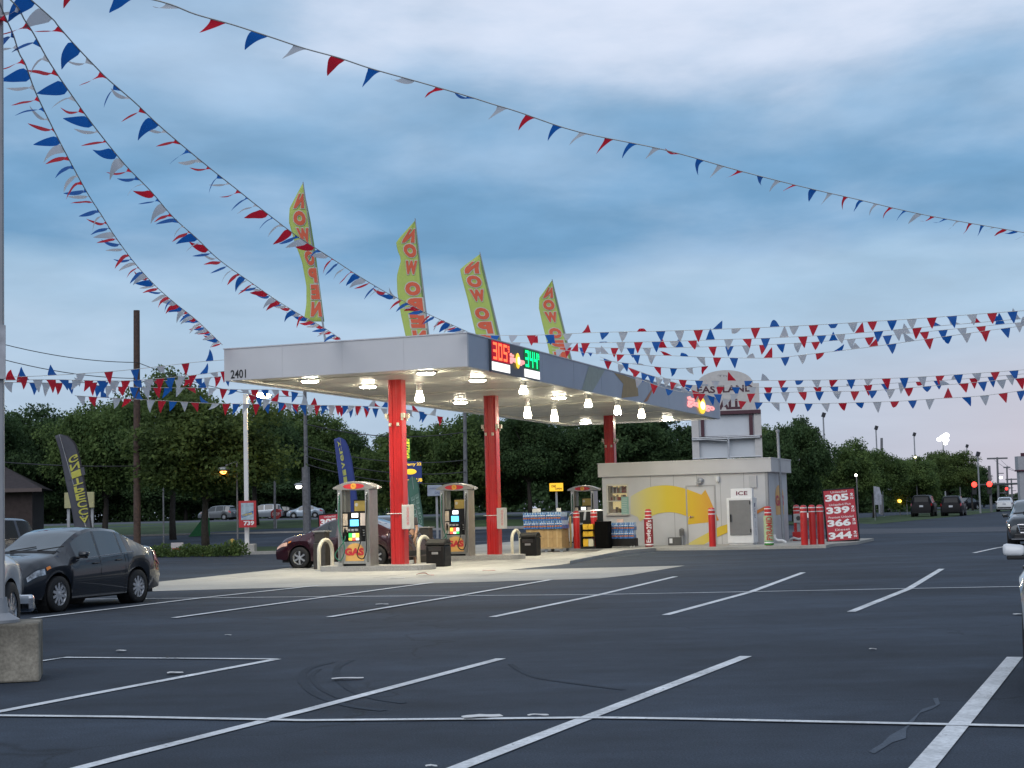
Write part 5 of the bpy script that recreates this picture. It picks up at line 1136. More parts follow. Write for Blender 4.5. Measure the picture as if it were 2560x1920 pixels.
for px, py, D, r, lb in ((2220, 1223, 190, .16, 'small red signal light under the trees, left of the pair by the crossing'), (2233, 1222, 190, .16, 'small red signal light under the trees, right of the pair by the crossing'), (2393, 1190, 180, .13, 'small red light among the leaves above the dark vehicles'), (2516, 1222, 215, .22, 'dim red signal at the far junction by the wooden poles')):
    c = P(px, py, D); o = thing('traffic_signal', lb, 'traffic signal', (c.x, c.y, 0), 0, 'small far traffic signals'); MB().tube([(.3, .1, 0), (.3, .1, c.z + .6), (0, .1, c.z + .5)], .06, 6).build('pole', gpole, o)
    MB().bx(-.2, .2, -.05, .2, c.z - .8, c.z + .3).build('signal_head', shm, o, bevel=.02); MB().ell((0, -.08, c.z), (r, .06, r)).build('red_lamp', EM('far_red', (1.0, .06, .05), 1.6), o, smooth=True)
for px, pt, D, arm, lb in ((2497, 1143, 190, 1.25, 'wooden T-shaped utility pole in front of the pink sky at right'), (2521, 1166, 230, .5, 'narrow utility pole with short rungs right of the T-shaped pole'), (2532, 1196, 250, .9, 'low far utility pole with a cross arm by the right edge')):
    o, t = simple_pole(px, 1275, pt, D, .15, gpole, 'utility_pole', lb, 'utility pole', lean=-4)
    MB().bx(t.x - arm, t.x + arm, -.08, .08, t.z - .25, t.z - .05).build('cross_arm', gpole, o)
    q = MB(); [q.box((t.x + .3 + .1 * i, 0, t.z - 2 - 1.2 * i), (.8, .08, .1)) for i in range(4)]; q.build('bracket', gpole, o)
for k, (ya, yb) in enumerate(((1149, 1172), (1151, 1176))): wire((2485 + 18 * k, ya), 190, (2620, yb), 120, .8, ['left', 'right'][k] + ' wire leaving the T-shaped pole to the right edge', .02)
c = P(2502, 1194, 200); o = thing('street_lamp', 'small white street lamp beside the T-shaped pole', 'street lamp', (c.x, c.y, 0), 0); MB().tube([(-.4, 0, 0), (-.4, 0, c.z), (0, 0, c.z + .1)], .07, 6).build('pole', gpole, o); MB().ell((0, 0, c.z), (.22, .2, .16)).build('lamp_glass', EM('far_white', (.9, .95, 1.0), 5.0), o, smooth=True)
c = P(2551, 1268, 120); rs = thing('pylon_sign', 'pale two-legged sign pylon cut by the right edge of the road', 'sign tower', (c.x + .5, c.y, 0), 0)
zt = P(2551, 1136, 120).z; m = MB(); m.bx(-.55, .05, -.3, .3, 0, zt - 1.2); m.bx(1.6, 2.2, -.3, .3, 0, zt - 1.2); m.build('leg', M('pylon_pale', (.38, .38, .40), .7, var=.08), rs)
m = MB(); m.bx(-.62, 2.3, -.4, .4, zt - 1.2, zt - .15); m.build('head', M('pylon_pale', (.38, .38, .40), .7, var=.08), rs); m = MB(); m.bx(-.66, 2.35, -.45, .45, zt - 1.32, zt - 1.2); m.bx(-.4, 2.1, -.42, -.38, zt - .15, zt + .1); m.build('trim', mar, rs)
# small banners and a notice under the right trees
for px, py0, py1, D, mt_, lb, w in ((2193, 1215, 1262, 120, M('flag_pale', (.35, .36, .42), .7, var=.3, scale=4), 'pale blue and red feather flag under the right trees', .55), (2273, 1218, 1255, 150, M('flag_pale2', (.33, .35, .42), .7, var=.3, scale=4), 'pale striped feather flag left of the dark pickup', .6), (2217, 1203, 1225, 140, M('flag_white', (.55, .57, .60), .7, var=.1), 'small white sign board under the right trees', .8)):
    a, b = P(px, py0, D), P(px, py1, D); o = thing('feather_flag', lb, 'flag', (a.x, a.y, 0)); MB().tube([(-w / 2, 0, 0), (-w / 2, 0, a.z)], .03, 6).build('pole', galv, o)
    MB().prism([(-w / 2, 0, b.z), (w * .5, 0, b.z), (w * .55, 0, (a.z + b.z) / 2), (w * .3, 0, a.z - .1), (-w / 2, 0, a.z)], (0, .02, 0)).build('banner', mt_, o)
c = P(2238, 1272, 130)
for px, py, D, r, col, s, lb in ((2248, 1253, 150, .16, (1.0, .55, .08), 5.0, 'amber vehicle lamp glowing left of the dark pickup'), (2224, 1246, 150, .10, (1.0, .9, .8), 3.0, 'small white lamp on a car under the right trees'), (2140, 1188, 118, .10, (1.0, .95, .9), 6.0, 'white lamp shining through the tree above the price board'), (2288, 1142, 150, .10, (1.0, .9, .5), 2.5, 'yellowish lamp in the right treetops')):
    pass
# ---------------------------------------------------------------- trees
def leaf_mat(name, dk, lt):
    m = bpy.data.materials.new(name); m.use_nodes = True; t = m.node_tree; b = t.nodes['Principled BSDF']; L = t.links.new
    g_ = t.nodes.new('ShaderNodeNewGeometry'); c = t.nodes.new('ShaderNodeTexCoord'); n = t.nodes.new('ShaderNodeTexNoise'); n.inputs['Scale'].default_value = .8; n.inputs['Detail'].default_value = 3
    L(c.outputs['Object'], n.inputs['Vector']); a = t.nodes.new('ShaderNodeMath'); a.operation = 'MULTIPLY_ADD'; a.inputs[1].default_value = .24; L(g_.outputs['Random Per Island'], a.inputs[0])
    s = t.nodes.new('ShaderNodeMath'); s.operation = 'MULTIPLY'; s.inputs[1].default_value = .95; L(n.outputs['Fac'], s.inputs[0]); L(s.outputs[0], a.inputs[2])
    r = t.nodes.new('ShaderNodeValToRGB'); e = r.color_ramp.elements; e[0].position = .38; e[1].position = .82; e[0].color = (*dk, 1); e[1].color = (*lt, 1); L(a.outputs[0], r.inputs[0]); L(r.outputs[0], b.inputs['Base Color'])
    b.inputs['Roughness'].default_value = .65; b.inputs['Specular IOR Level'].default_value = .15
    tl = t.nodes.new('ShaderNodeBsdfTranslucent'); L(r.outputs[0], tl.inputs[0]); mx = t.nodes.new('ShaderNodeMixShader'); mx.inputs[0].default_value = .4
    L(b.outputs[0], mx.inputs[1]); L(tl.outputs[0], mx.inputs[2]); L(mx.outputs[0], t.nodes['Material Output'].inputs[0]); return m
LEAF = [leaf_mat('leaves_deep', (.036, .070, .031), (.098, .160, .060)), leaf_mat('leaves_mid', (.056, .100, .035), (.16, .230, .070)), leaf_mat('leaves_warm', (.056, .090, .030), (.15, .205, .060))]
bark = M('bark', (.045, .038, .032), .9, var=.3, scale=7, bump=.5)
def tree_data(seed, R=4.1, zc=5.45, rz=3.65, ncl=74, per=430, ls=.112, low=False):
    r = random.Random(seed); v = []; f = []; cl = []
    for k in range(ncl):
        while True:
            p = Vector((r.uniform(-1, 1), r.uniform(-1, 1), r.uniform(-1, 1)))
            if .25 < p.length < 1: break
        p *= (.62 + .38 * r.random()) ** .5
        if not low and p.z < -.55: p.z *= .7
        rr = r.uniform(.75, 1.35) * (1.15 - .3 * abs(p.z)); wob = 1 + .13 * math.sin(3 * math.atan2(p.y, p.x) + seed)
        cl.append((Vector((p.x * R * .84 * wob, p.y * R * .84 * wob, zc + p.z * rz * .84)), rr))
    for c, rr in cl:
        for _ in range(int(per * rr)):
            d = Vector((r.gauss(0, 1), r.gauss(0, 1), r.gauss(0, .8))).normalized() * rr * (r.random() ** .45) * r.uniform(.8, 1.15)
            d.z *= .75; p = c + d
            if p.z < .2: continue
            n = (d.normalized() * .5 + Vector((r.gauss(0, .6), r.gauss(0, .6), r.gauss(.35, .5)))).normalized(); a = n.orthogonal().normalized(); a.rotate(Matrix.Rotation(r.uniform(0, 6.28), 3, n)); b = n.cross(a)
            s = ls * r.uniform(.6, 1.35); k = len(v); v += [p - a * s, p + b * s * .55, p + a * s, p - b * s * .55]; f.append((k, k + 1, k + 2, k + 3))
    me = bpy.data.meshes.new('crown'); me.from_pydata(v, [], f); me.update()

    m = MB(); pts = [Vector((0, 0, 0)), Vector((.06, .03, 1.2)), Vector((.1, -.05, 2.4)), Vector((.0, .05, zc - .5)), Vector((.05, 0, zc + rz * .5))]
    m.tube(pts, [.25, .19, .16, .11, .04], 9); 
    for c, rr in r.sample(cl, 18):
        a = pts[2].lerp(pts[3], r.random()); md = a.lerp(c, .5) + Vector((0, 0, .35)); m.tube([a, md, c], [.085, .05, .018], 6)
    m2 = bpy.data.meshes.new('trunk'); m2.from_pydata(m.v, [], m.f); m2.materials.append(bark)
    for p in m2.polygons: p.use_smooth = True
    return me, m2
TV = [tree_data(s) for s in (3, 8, 15, 21)] + [tree_data(31, 4.2, 4.2, 4.3, 66, 520, .125, True), tree_data(37, 4.3, 4.3, 4.1, 66, 520, .125, True)]
HT = [9.1, 9.1, 9.1, 9.1, 8.5, 8.4]
_cv = {}
def tree(px, topy, D, wpx, var, lf, lb, grp, name='tree'):
    b = P(px, 1270, D); z0 = gz(b.x, b.y); top = P(px, topy, D).z; sz = (top - z0) / HT[var] * .985; sx = wpx / F_PX * D / 8.6
    t = thing(name, lb, 'tree', (b.x, b.y, z0), RND.uniform(0, 6.28), grp); key = (var, lf)
    for k, nm in ((1, 'trunk'), (0, 'crown')):
        me = TV[var][k]
        if k == 0:
            if key not in _cv: _cv[key] = me.copy(); _cv[key].materials.clear(); _cv[key].materials.append(LEAF[lf])
            me = _cv[key]
        o = bpy.data.objects.new(nm, me); COL.objects.link(o); o.parent = t
        o.scale = (sx, sx, sz) if k == 0 else (min(sx, sz), min(sx, sz), sz)
    return t
WG = 'trees of the wood behind the road'
tree(514, 945, 73, 480, 0, 2, 'broad tree on the grass verge left of the white lamp post, dark bare trunk', 'trees on the verge')
for i, a in enumerate(((432, 900, 94, 330, 1, 2, 'tallest pale-topped tree, rising behind the verge tree at the canopy corner'), (262, 965, 88, 340, 2, 1, 'green tree behind the dark grey feather flag'), (95, 978, 95, 340, 3, 0, 'dark tree over the brown house roof'), (-60, 955, 90, 340, 1, 0, 'dark tree cut by the left edge behind the light pole'),
     (640, 985, 104, 300, 3, 0, 'dark tree behind the white lamp post arm'), (770, 1002, 110, 270, 1, 1, 'dark tree behind the blue feather flag'), (862, 1048, 116, 190, 2, 0, 'lower dark tree just left of the first red column'), (1015, 1036, 106, 270, 4, 1, 'tree filling the view just right of the first red column'),
     (1118, 1010, 100, 280, 5, 1, 'tree left of the second red column'), (1225, 1000, 104, 290, 4, 0, 'tree behind the second red column'), (1325, 1010, 100, 250, 2, 0, 'dark tree above the bottled water stack'), (1440, 1000, 104, 300, 5, 0, 'dark tree above the third fuel pump'),
     (1560, 990, 100, 300, 4, 0, 'dark tree behind the third red column'), (1680, 990, 104, 300, 5, 0, 'dark tree between the third column and the mall sign'))):
    tree(*a, WG)
for i in range(17):
    px = -120 + i * 117
    tree(px, 1085 + RND.uniform(-40, 30), 214 + RND.uniform(-6, 14), 300, 4 + i % 2, 0, 'low dark tree in the far back row of the wood between nearer trunks', 'low back-row trees of the wood')
RG2 = 'row of trees along the road at right'
for a in ((1925, 1035, 118, 190, 4, 1, 'leafy tree between the mall sign and the darkest tree'), (1985, 1012, 110, 215, 4, 0, 'darkest and tallest tree of the right row, behind the price board'), (2090, 1078, 124, 215, 5, 1, 'second tree of the right row, over the price board edge'), (2185, 1105, 136, 190, 2, 1, 'third tree of the right row, by the bare dark pole'),
          (2282, 1124, 150, 185, 4, 1, 'fourth tree of the right row, above the dark pickup'), (2368, 1110, 160, 185, 0, 2, 'tree under the glowing floodlight'), (2432, 1146, 182, 110, 2, 0, 'last dark tree of the right row beside the traffic signals')):
    tree(*a, RG2)
for px, ty, D, w in ((2060, 1190, 190, 200), (2180, 1195, 200, 200), (2290, 1200, 210, 200), (2390, 1190, 215, 180), (2460, 1195, 230, 150)):
    tree(px, ty, D, w, 4 + int(px) % 2, 0, 'distant low dark tree closing the view under the right tree row', 'distant low trees at right')
for px, ty, D, w in ((2505, 1243, 300, 140), (2575, 1228, 260, 160)): tree(px, ty, D, w, 5, 0, ['far dark tree at the end of the road', 'far dark tree behind the pylon sign at the right edge'][px > 2550], 'far trees at the road end')
def undergrowth(name, x0, x1, fy, h, n, s0):
    r = random.Random(5); v = []; f = []
    for _ in range(n):
        x = r.uniform(x0, x1); y = fy(x) + r.uniform(0, 7); z = gz(x, y) + h * r.random() ** .8 * (.75 + .25 * math.sin(x * .7)); nn = Vector((r.gauss(0, .5), -1 + r.gauss(0, .6), r.gauss(.3, .5))).normalized(); a = nn.orthogonal().normalized(); a.rotate(Matrix.Rotation(r.uniform(0, 6.28), 3, nn)); b = nn.cross(a); s = s0 * r.uniform(.6, 1.4); p = Vector((x, y, z)); k = len(v); v += [p - a * s, p + b * s * .6, p + a * s, p - b * s * .6]; f.append((k, k + 1, k + 2, k + 3))
    me = bpy.data.meshes.new(name); me.from_pydata(v, [], f); me.materials.append(LEAF[0]); o = bpy.data.objects.new(name, me); COL.objects.link(o); tag(o, kind='stuff')
undergrowth('wood_undergrowth', -150, 50, lambda x: 202 - .3 * x, 6.5, 90000, .25)
undergrowth('roadside_undergrowth', 28, 74, lambda x: 205 + 1.3 * (x - 28), 3.2, 16000, .26)
# shrubs along the kerb
def shrub_data(seed):
    r = random.Random(seed); v = []; f = []
    for _ in range(520):
        d = Vector((r.gauss(0, 1), r.gauss(0, 1), abs(r.gauss(0, 1)))).normalized() * (r.random() ** .4) * Vector((1, 1, 1)).length / 1.73
        p = Vector((d.x * .42 * (1 + .2 * math.sin(4 * d.y)), d.y * .42, d.z * .55 + .02)); n = Vector((r.gauss(0, 1), r.gauss(0, 1), r.gauss(.4, 1))).normalized(); a = n.orthogonal().normalized(); b = n.cross(a); s = r.uniform(.03, .07); k = len(v); v += [p - a * s, p + b * s * .6, p + a * s, p - b * s * .6]; f.append((k, k + 1, k + 2, k + 3))
    me = bpy.data.meshes.new('foliage'); me.from_pydata(v, [], f); me.materials.append(LEAF[1]); return me
SH = [shrub_data(s) for s in (1, 2, 3)]
for i in range(11):
    px = 374 + i * 21; D_ = 63.2 - (px - 374) * .006; p = P(px, 1395, D_); s = thing('shrub', 'low clipped shrub in the row along the kerb under the verge tree', 'shrub', (p.x, p.y + 1.0, .02), RND.uniform(0, 6), 'shrubs along the kerb')
    o = bpy.data.objects.new('foliage', SH[i % 3]); COL.objects.link(o); o.parent = s; k = RND.uniform(.8, 1.15); o.scale = (k, k, k * RND.uniform(.8, 1.1))
# ---------------------------------------------------------------- buildings
c = P(-44, 1310, 84); hs = thing('house', 'low house with a dark brown pitched roof at the far left', 'house', (c.x, c.y, gz(c.x, c.y)), rad(12))
zE, zR = P(40, 1222, 84).z - hs.location.z, P(40, 1150, 84).z - hs.location.z
brk = M('house_brick', (.05, .035, .033), .85, var=.25, scale=4); rf_m = M('house_roof', (.035, .026, .028), .8, var=.25, scale=5, bump=.3)
MB().bx(-6, 2.6, 0, 7, 0, zE).build('wall', brk, hs)
m = MB(); e = [(-6.5, -.5, zE), (3.1, -.5, zE), (3.1, 7.5, zE), (-6.5, 7.5, zE)]; rg = [(-4.0, 3.5, zR), (.4, 3.5, zR)]
m.add(e + rg, [(0, 1, 5, 4), (1, 2, 5), (2, 3, 4, 5), (3, 0, 4), (3, 2, 1, 0)]); m.build('roof', rf_m, hs)
MB().bx(-6.55, 3.15, -.56, -.5, zE - .18, zE + .02).build('eaves', M('eaves', (.12, .09, .085), .6, var=.1), hs)
for x in (-3, .3): w_ = MB().bx(x - .5, x + .5, -.03, 0, .9, 2.0).build('window', glass_d, hs); MB().bx(x - .56, x + .56, -.05, -.03, .84, .9).build('sill', cream, hs)
c = P(2240, 1268, 215); sb = thing('shop_building', 'low pale shop block with a flat roof beyond the right trees', 'building', (c.x, c.y, 0), rad(-6))
MB().bx(-7, 5, 0, 8, 0, 3.1).build('wall', M('shop_wall', (.30, .29, .28), .8, var=.1), sb); MB().bx(-7.2, 5.2, -.15, 8.2, 3.1, 3.6).build('roof_band', M('shop_band', (.38, .36, .36), .7, var=.08), sb)
for x in range(-6, 5, 2): w_ = MB().bx(x - .7, x + .7, -.04, 0, .5, 2.3).build('window', glass_d, sb); MB().bx(x - .76, x + .76, -.07, -.04, .42, .5).build('sill', cream, sb)
for px, py, r_, em, lb in ((2248, 1253, .22, EM('amber_lamp', (1.0, .5, .06), 5.0), 'amber light glowing low in front of the far shop, left of the dark pickup'), (2140, 1188, .11, EM('white_lamp', (1.0, .95, .85), 12.0), 'white lamp shining through leaves above the price board'), (2288, 1143, .12, EM('pale_lamp', (1.0, .9, .5), 4.0), 'yellowish lamp in the treetops left of the floodlight')):
    D_ = {2248: 150, 2140: 117, 2288: 148}[px]; c = P(px, py, D_); o = thing('street_lamp', lb, 'street lamp', (c.x, c.y, 0), 0, 'small far lamps at right'); MB().tube([(.1, .3, 0), (.1, .3, c.z), (0, 0, c.z + .05)], .05, 6).build('pole', gpole, o); MB().ell((0, 0, c.z), (r_, r_, r_ * .8)).build('lamp_glass', em, o, smooth=True)

# ---------------------------------------------------------------- vehicles
def ip(t, x):
    if x <= t[0][0]: return t[0][1]
    for (a, b), (c, d) in zip(t, t[1:]):
        if x <= c: k = (x - a) / (c - a); return b + (d - b) * k
    return t[-1][1]
def isx(t, x, w=.10): return sum(ip(t, x + d * w) * g_ for d, g_ in ((-1, .2), (-.5, .2), (0, .2), (.5, .2), (1, .2)))
TYPES = {
 'sedan': dict(L=4.40, W=1.74, H=1.48, wb=2.56, xo=.05, r=.325, sill=.22,
   top=[(-2.2, .90), (-2.12, 1.03), (-1.98, 1.10), (-1.62, 1.13), (-1.2, 1.32), (-.8, 1.46), (-.35, 1.505), (.1, 1.505), (.48, 1.43), (1.06, 1.13), (1.26, 1.05), (1.7, .98), (2.02, .88), (2.2, .68)],
   belt=[(-2.2, .82), (-1.9, 1.00), (-1.2, .99), (0, .93), (.9, .89), (1.6, .85), (2.0, .78), (2.2, .62)], win=[(-1.06, -.72), (-.66, .02), (.10, .74)], ws=(.42, 1.14), rw=(-1.58, -.88)),
 'suv': dict(L=4.7, W=1.88, H=1.75, wb=2.75, xo=.0, r=.37, sill=.28,
   top=[(-2.35, .98), (-2.3, 1.15), (-2.18, 1.40), (-2.0, 1.66), (-1.7, 1.74), (-.6, 1.77), (.25, 1.72), (.65, 1.58), (1.1, 1.25), (1.3, 1.16), (1.8, 1.10), (2.15, 1.0), (2.35, .78)],
   belt=[(-2.35, .95), (-2.1, 1.15), (-1.2, 1.14), (.8, 1.05), (1.7, 1.0), (2.1, .92), (2.35, .70)], win=[(-2.0, -1.30), (-1.2, -.22), (-.12, .85)], ws=(.55, 1.15), rw=(-2.28, -2.02)),
 'pickup': dict(L=5.5, W=1.96, H=1.9, wb=3.4, xo=.05, r=.40, sill=.38,
   top=[(-2.75, 1.05), (-2.7, 1.2), (-.95, 1.22), (-.85, 1.35), (-.72, 1.78), (-.5, 1.88), (.3, 1.88), (.6, 1.76), (1.05, 1.34), (1.2, 1.26), (2.3, 1.17), (2.62, 1.10), (2.75, .95)],
   belt=[(-2.75, 1.0), (-2.6, 1.18), (-.9, 1.18), (.8, 1.16), (1.7, 1.12), (2.5, 1.04), (2.75, .85)], win=[(-.66, -.02), (.08, .82)], ws=(.6, 1.1), rw=(-.92, -.66)),
 'covered': dict(L=5.3, W=1.95, H=1.9, wb=3.2, xo=.0, r=.40, sill=.38,
   top=[(-2.65, 1.05), (-2.6, 1.25), (-2.42, 1.72), (-2.2, 1.86), (-.5, 1.90), (.3, 1.88), (.6, 1.76), (1.05, 1.34), (1.2, 1.26), (2.3, 1.17), (2.55, 1.10), (2.65, .95)],
   belt=[(-2.65, 1.0), (-2.5, 1.18), (-.9, 1.18), (.8, 1.16), (1.7, 1.12), (2.5, 1.04), (2.65, .85)], win=[(-2.2, -1.0), (-.66, -.02), (.08, .82)], ws=(.6, 1.1), rw=(-2.58, -2.3))}
carbon = M('underbody', (.012, .012, .013), .7, var=.1); alloy = M('alloy_rim', (.55, .56, .58), .3, .7, var=.05); lens_c = M('lens_clear', (.34, .36, .39), .1, .3, var=.8, scale=11, coat=.8); lens_r = M('lens_red', (.42, .015, .02), .15, var=.1, coat=.5); lens_a = M('lens_amber', (.75, .22, .03), .2, var=.05)
plate_m = M('number_plate', (.55, .56, .6), .5, var=.1); grille_m = M('grille_black', (.016, .016, .018), .35, var=.2)
def car(name, lb, cat, kind, loc, head, paint, grp=None, lit=None, tail=None, turn=None, flare=None, spokes=9, detail=True, tint=None, bump_c=None):
    T = TYPES[kind]; L, Wd, wb, r = T['L'], T['W'], T['wb'], T['r']; root = thing(name, lb, cat, loc, head, grp); gl_ = tint or glass_d
    xw = [wb / 2 + T['xo'], -wb / 2 + T['xo']]; ra = r + .065; H2 = L / 2
    xs = set(round(-H2 + L * i / 64, 4) for i in range(65))
    for x in xw:
        for k in range(13): xs.add(round(x + ra * math.cos(math.pi * k / 12), 4))
    for a, b in T['win']: xs |= {a, b}
    xs |= set(T['ws']) | set(T['rw']); xs = sorted(xs)
    xs = [x for i, x in enumerate(xs) if i == 0 or x - xs[i - 1] > .006 or any(abs(x - e) < 1e-6 for w_ in T['win'] for e in w_)]
    def section(x):
        zt, zb_ = isx(T['top'], x), min(isx(T['belt'], x), isx(T['top'], x) - .02); q = max(0, (abs(x) - H2 * .58) / (H2 * .42)); w = Wd / 2 * (1 - .17 * q ** 2.4)
        zl = T['sill'] + .06 * q
        for c in xw:
            if abs(x - c) < ra: zl = max(zl, r + math.sqrt(max(0, ra * ra - (x - c) ** 2)) * .98)
        t = max(0, min(1, (zt - zb_ - .03) / .32)); zm1, zm2 = zl + (zb_ - zl) * .40, zl + (zb_ - zl) * .78
        w4 = w * (.88 * (1 - t) + .735 * t); rows = [(w * .955, zl), (w * .995, zm1), (w * 1.0, zm2), (w * .955, zb_), (w4, (zt - .018) * (1 - t) + (zt - .075) * t), (w4 * .88, zt - .006 - .018 * t), (w4 * .46, zt), (0, zt + .004)]
        sg = 1 if x > 0 else -1; e = max(0, (abs(x) - H2 * .86) / (H2 * .14))
        return [Vector((x - sg * e * .20 * max(0, (z / .9 - .45)) ** 1.5 - sg * e * .05 * max(0, .42 - z), y, z)) for y, z in rows]
    secs = [section(x) for x in xs]; nR = 8
    parts = {}
    def put(key, vs): parts.setdefault(key, MB()).add(vs, [tuple(range(len(vs)))])
    for i in range(len(xs) - 1):
        a, b = secs[i], secs[i + 1]; xm = (xs[i] + xs[i + 1]) / 2
        for k in range(nR - 1):
            key = 'body'; cab = isx(T['top'], xm) - isx(T['belt'], xm) > .22
            if k == 3 and cab:
                for n_, (w0, w1) in enumerate(T['win']):
                    if w0 < xm < w1: key = ('side_window', n_)
            if k >= 5 or k == 4:
                if T['ws'][0] < xm < T['ws'][1] and k >= 5: key = ('windshield', 0)
                if T['rw'][0] < xm < T['rw'][1] and k >= 5: key = ('rear_window', 0)
            for s in (1, -1):
                q = [Vector((v.x, v.y * s, v.z)) for v in (a[k], b[k], b[k + 1], a[k + 1])]
                if s == 1: q.reverse()
                put(key if key == 'body' or key[0] != 'side_window' else (key[0], key[1], s), q)
    for sec, fl in ((secs[0], 0), (secs[-1], 1)):
        for k in range(nR - 2):
            a, b = sec[k], sec[k + 1]; q = [a, b, Vector((b.x, -b.y, b.z)), Vector((a.x, -a.y, a.z))]
            if not fl: q.reverse()
            put('body', q)
    def weld(mb):
        d = {}; vs = []; fs = []
        for f in mb.f:
            nf = []
            for i in f:
                v = mb.v[i]; key = (round(v.x, 4), round(v.y, 4), round(v.z, 4))
                if key not in d: d[key] = len(vs); vs.append(v)
                if d[key] not in nf: nf.append(d[key])
            if len(nf) > 2: fs.append(nf)
        mb.v, mb.f, mb.m = vs, fs, [0] * len(fs); return mb
    body = weld(parts['body']).build('body', paint, root, smooth=True, angle=28)
    for key, mb in parts.items():
        if key != 'body': weld(mb).build(key[0], gl_, root, smooth=True)
    MB().bx(-H2 + .2, H2 - .2, -Wd / 2 + .2, Wd / 2 - .2, T['sill'] - .04, .62).build('underbody', carbon, root)
    for x in xw:
        for s in (1, -1): MB().lathe([(0, -.25 * s), (ra - .01, -.25 * s), (ra - .01, -.0)], (x, s * (Wd / 2 - .05), r), 24, axis='Y').build('wheel_arch', carbon, root)
    for x in xw:
        for s in (1, -1):
            y = s * (Wd / 2 - .115)
            ty = MB().lathe([(r * .64, -.10), (r * .90, -.105), (r * .985, -.085), (r, -.05), (r, .05), (r * .985, .085), (r * .90, .105), (r * .64, .10)], (x, y, r), 30, axis='Y').build('wheel', rubber, root, smooth=True, angle=50)
            q = MB(); q.lathe([(r * .66, .085), (r * .60, .06), (r * .58, -.0)], (x, y, r), 30, axis='Y') if s > 0 else q.lathe([(r * .66, -.085), (r * .60, -.06), (r * .58, .0)], (x, y, r), 30, axis='Y')
            for k in range(spokes):
                a = 2 * math.pi * k / spokes; rot = Matrix.Rotation(a, 3, 'Y'); q.box(Vector((x, y + s * .065, r)) + rot @ Vector((0, 0, r * .36)), (r * .15, .03, r * .56), 0, rot)
            q.lathe([(r * .17, .08 * s), (0, .085 * s)], (x, y, r), 16, axis='Y'); q.build('rim', alloy, ty, smooth=True)
            MB().lathe([(0, .02 * s), (r * .6, .02 * s)], (x, y, r), 20, axis='Y').build('brake_disc', M('brake_dark', (.03, .03, .032), .5, .3, var=.1), ty)
    def surf(x, u):                      # u runs 0..7 over the section rows
        s_ = section(x); k = min(6, int(u)); return s_[k].lerp(s_[k + 1], u - k)
    def patch(nm, x0, x1, u0, u1, mat, off=.008, par=None, n=8, nv=3, taper=0.0, sides=(1, -1)):
        o = None
        for s in sides:
            m = MB(); vs = []
            for i in range(n + 1):
                x = x0 + (x1 - x0) * i / n; tp_ = taper * (i / n)
                for j in range(nv + 1):
                    uu = u0 + (u1 - u0) * (tp_ * .5 + (1 - tp_) * j / nv); p = surf(x, uu); p2 = surf(x + .01, uu); p3 = surf(x, uu + .05); nn = (p2 - p).cross(p3 - p).normalized()
                    if nn.y < 0: nn = -nn
                    p = p + nn * off; vs.append(Vector((p.x, p.y * s, p.z)))
            m.add(vs, [(i * (nv + 1) + j, (i + 1) * (nv + 1) + j, (i + 1) * (nv + 1) + j + 1, i * (nv + 1) + j + 1) for i in range(n) for j in range(nv)]); o = m.build(nm, mat, par or root, smooth=True)
        return o
    patch('headlight', H2 - .46, H2 - .05, 1.95, 2.75, lit or lens_c, .012, taper=0.0); patch('turn_lamp', H2 - .60, H2 - .50, 2.0, 2.8, turn or lens_a, .010, taper=.2)
    patch('tail_light', -H2 + .04, -H2 + .40, 1.9, 3.0, tail or lens_r, .012)
    if detail:
        for x0_, x1_, nm in ((T['ws'][1] - .01, T['ws'][1] + .10, 'cowl'),):
            m = MB(); vs = []
            for k in range(13):
                u = 4.6 + 2.4 * k / 12; a_, b_ = surf(x0_, u), surf(x1_, u); vs += [Vector((a_.x, a_.y, a_.z + .006)), Vector((b_.x, b_.y, b_.z + .006))]
            vs += [Vector((v.x, -v.y, v.z)) for p_ in zip(vs[-4::-2], vs[-3::-2]) for v in p_]
            m.add(vs, [(2 * k, 2 * k + 1, 2 * k + 3, 2 * k + 2) for k in range(len(vs) // 2 - 1)]); m.build(nm, carbon, root)
        for s in (1, -1):
            a_, b_ = surf(T['ws'][1] + .03, 6.2), surf(T['ws'][1] - .12, 5.3); m = MB(); m.tube([Vector((a_.x, .3 * s - .05, a_.z + .02)), Vector((b_.x, .3 * s + .42, b_.z + .035))], .010, 5); m.build('wiper', carbon, root)
        seams = MB()
        xd = [T['win'][-1][1] + .22, (T['win'][-1][0] + T['win'][-2][1]) / 2, max(T['win'][-2][0] - .1, -9)]
        dk_ = M('seam', (.006, .006, .007), .6, var=0)
        for x in xd:
            for s in (1, -1):
                vs = []
                for j in range(8):
                    p = surf(x, 3.0 * j / 7 + .03); vs += [Vector((p.x - .006, (p.y + .003) * s, p.z)), Vector((p.x + .006, (p.y + .003) * s, p.z))]
                seams.add(vs, [(2 * j, 2 * j + 1, 2 * j + 3, 2 * j + 2) for j in range(7)])
        seams.build('door_seam', dk_, root)
        for a, b in T['win'][-2:]:
            for s in (1, -1):
                x = a + .12; p = surf(x, 2.45); MB().box((x, (p.y + .02) * s, p.z), (.17, .03, .028)).build('door_handle', M('handle_dark', (.05, .05, .055), .3, .3, var=.1), root, bevel=.008)
        for s in (1, -1):
            x = T['win'][-1][1] - .06; p = surf(x, 3.15); m = MB(); yy = (p.y + .13) * s; m.prism([(x + .10, yy - .09, p.z + .02), (x + .10, yy + .09, p.z + .02), (x + .085, yy + .10, p.z + .11), (x + .085, yy - .09, p.z + .13)], (-.12, 0, .0)); mr_ = m.build('mirror', paint, root, bevel=.032)
            for pl_ in mr_.data.polygons: pl_.use_smooth = True
            MB().box((x + .03, (p.y + .08) * s, p.z + .005), (.10, .22, .035)).build('mirror_base', carbon, mr_, bevel=.012)
        m = MB()
